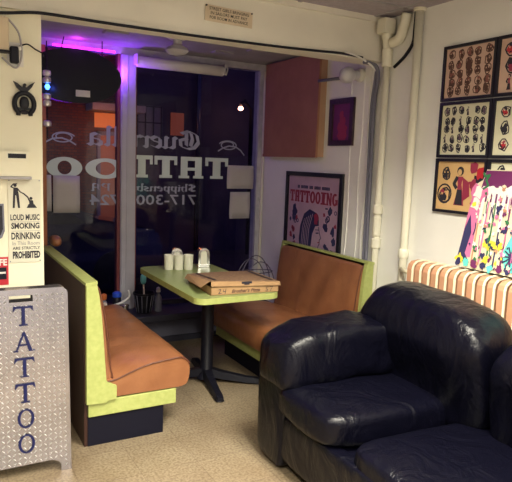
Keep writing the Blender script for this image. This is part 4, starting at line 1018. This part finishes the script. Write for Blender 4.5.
# ------------------------------------------------------------------ ceiling lights (over the room, lit)
for i,(x,y,e,sp) in enumerate(((1.45,1.45,92,128),(-.2,.3,105,138),(.9,-1.3,140,168))):  # the third, at the back, is added to light the beam and upper walls
    t=thing('ceiling_light',['fluorescent ceiling light over the middle of the room','fluorescent ceiling light over the near left of the room','unseen ceiling light added at the back of the room to light the beam'][i],'ceiling light',(x,y,2.55))
    bm=bmesh.new()
    for a in ((-.32,.32,-.62,-.60),(-.32,.32,.60,.62),(-.32,-.30,-.60,.60),(.30,.32,-.60,.60)): add_box(bm,a[0],a[1],a[2],a[3],-.01,.049)
    obj('frame',bm,'whitepaint',t)
    bm=box(-.30,.30,-.60,.60,.035,.045); obj('diffuser',bm,'glow',t)
    ld=bpy.data.lights.new('ceiling_light_lamp','AREA'); ld.shape='RECTANGLE'; ld.size=.58; ld.size_y=1.15; ld.energy=e; ld.spread=math.radians(sp); ld.color=(1,.94,.78)
    lo=bpy.data.objects.new('ceiling_light_lamp',ld); COL.objects.link(lo); lo.location=(x,y,2.575)

# neon and outdoor lights
def plight(name,loc,e,col,r=.05):
    ld=bpy.data.lights.new(name,'POINT'); ld.energy=e; ld.color=col; ld.shadow_soft_size=r
    lo=bpy.data.objects.new(name,ld); COL.objects.link(lo); lo.location=loc
plight('neon_glow',(1.05,4.80,2.455),.40,(.75,.05,1),.02)
plight('neon_glow',(1.39,4.84,2.28),3.2,(.28,.06,1),.02)
plight('blue_glow',(.87,4.80,2.10),.12,(.05,.15,1),.02)

# ------------------------------------------------------------------ street
struct('ground', box(-12,25,5.1,26,-.35,-.25), 'asphalt')
t=thing('brick_building','dark brick building across the street with an orange-lit porch door','building',(4,11.2,-.25))
wpart('wall',box(-2,3.42,11.0,11.6,-.25,6),'brick',t)
wpart('wall',box(3.42,12,11.0,11.6,-.25,6),'duskwall',t)
wpart('porch_beam',box(2.55,3.5,10.5,11.0,2.40,2.52),'trimext',t)
f=wpart('window',box(2.70,3.32,10.97,11.0,2.12,2.38),'litorange',t); 
f=wpart('door',box(2.80,3.08,10.96,11.0,-.25,1.98),'litdim',t)
wpart('door_frame',(lambda b:(add_box(b,2.74,2.80,10.94,11,-.25,2.05),add_box(b,3.08,3.14,10.94,11,-.25,2.05),add_box(b,2.74,3.14,10.94,11,1.98,2.05),b)[-1])(bmesh.new()),'trimext',t)
bm=box(3.48,3.98,10.96,11.0,1.95,2.58); wd=wpart('window',bm,'paneldim',t)
bm=bmesh.new()
for k in range(4): add_box(bm,3.48+.155*k,3.50+.155*k,10.94,10.96,1.95,2.58)
for k in range(3): add_box(bm,3.48,3.98,10.94,10.96,1.95+.30*k,1.97+.30*k)
wpart('window_bars',bm,'ink',t)
wpart('window',box(4.16,4.42,10.96,11.0,2.05,2.48),'litdim',t)
wpart('downpipe',tube([(4.7,10.9,-.2),(4.7,10.9,5)],.05,8),'car',t)
t=thing('street_lamp','glowing street lamp seen through the right window pane','street lamp',(5.3,10.3,-.25))
wpart('pole',tube([(5.6,10.4,-.25),(5.6,10.4,2.6),(5.42,10.35,2.75),(5.31,10.3,2.66)],.04,8),'black',t)
bm=bmesh.new(); add_blob(bm,(5.31,10.3,2.60),(.05,.05,.04),1,u=16,v=10); wpart('lamp_head',bm,'hot',t)
plight('street_lamp_light',(5.3,10.1,2.5),3,(1,.45,.22),.1)
plight('porch_light',(2.7,10.1,2.1),9,(1,.30,.10),.1)
# parked car
t=thing('parked_car','dark parked car outside, seen dimly through the left window pane','car',(1.6,8.6,-.25))
car=[(-.6,.0),(-.62,.35),(-.5,.62),(.1,.70),(.5,1.12),(1.55,1.18),(2.15,.78),(3.0,.66),(3.1,.35),(3.05,.0)]
bm=bmesh.new(); add_poly(bm,[(x-.2,7.8,z-.05) for x,z in car],(0,1.6,0)); bmesh.ops.bevel(bm,geom=bm.edges[:],offset=.05,segments=2,affect='EDGES'); wpart('body',bm,'car',t)
bm=bmesh.new(); add_poly(bm,[(x-.2,7.785,z-.05) for x,z in [(.22,.74),(.55,1.07),(1.5,1.12),(2.0,.78)]],(0,.02,0)); wpart('side_window',bm,'carglass',t)
for x in (.1,2.2): wpart('wheel',lathe([(.24,-.09),(.30,-.07),(.30,.07),(.24,.09)],(x,7.86,.05),24,'y'),'black',t,40)

# world: night sky
wn=bpy.data.worlds.new('night'); S.world=wn; wn.use_nodes=True
bg=wn.node_tree.nodes['Background']; bg.inputs['Color'].default_value=(.03,.026,.09,1); bg.inputs['Strength'].default_value=1.8

# ------------------------------------------------------------------ camera
R=[[0.874901543884218, 0.03339940716876437, -0.483147770469643],[-0.48301613406685584, 0.13279295528726248, -0.8654833593184702],[0.035251989165448284, 0.9905808955490967, 0.1323132141285553]]
R=[[R[0][0],R[0][1],-R[0][2]*-1],[R[1][0],R[1][1],R[1][2]],[R[2][0],R[2][1],R[2][2]]]
cam=bpy.data.cameras.new('camera'); co=bpy.data.objects.new('camera',cam); COL.objects.link(co)
cam.sensor_fit='HORIZONTAL'; cam.sensor_width=36; cam.lens=593.1/512*36; cam.clip_start=.05; cam.clip_end=100
m4=Matrix(R).to_4x4(); m4.translation=Vector((0,0,1.6)); co.matrix_world=m4
S.camera=co
S.view_settings.view_transform='Standard'; S.view_settings.look='None'; S.view_settings.gamma=1; S.view_settings.exposure=0.33
S.view_settings.use_curve_mapping=False
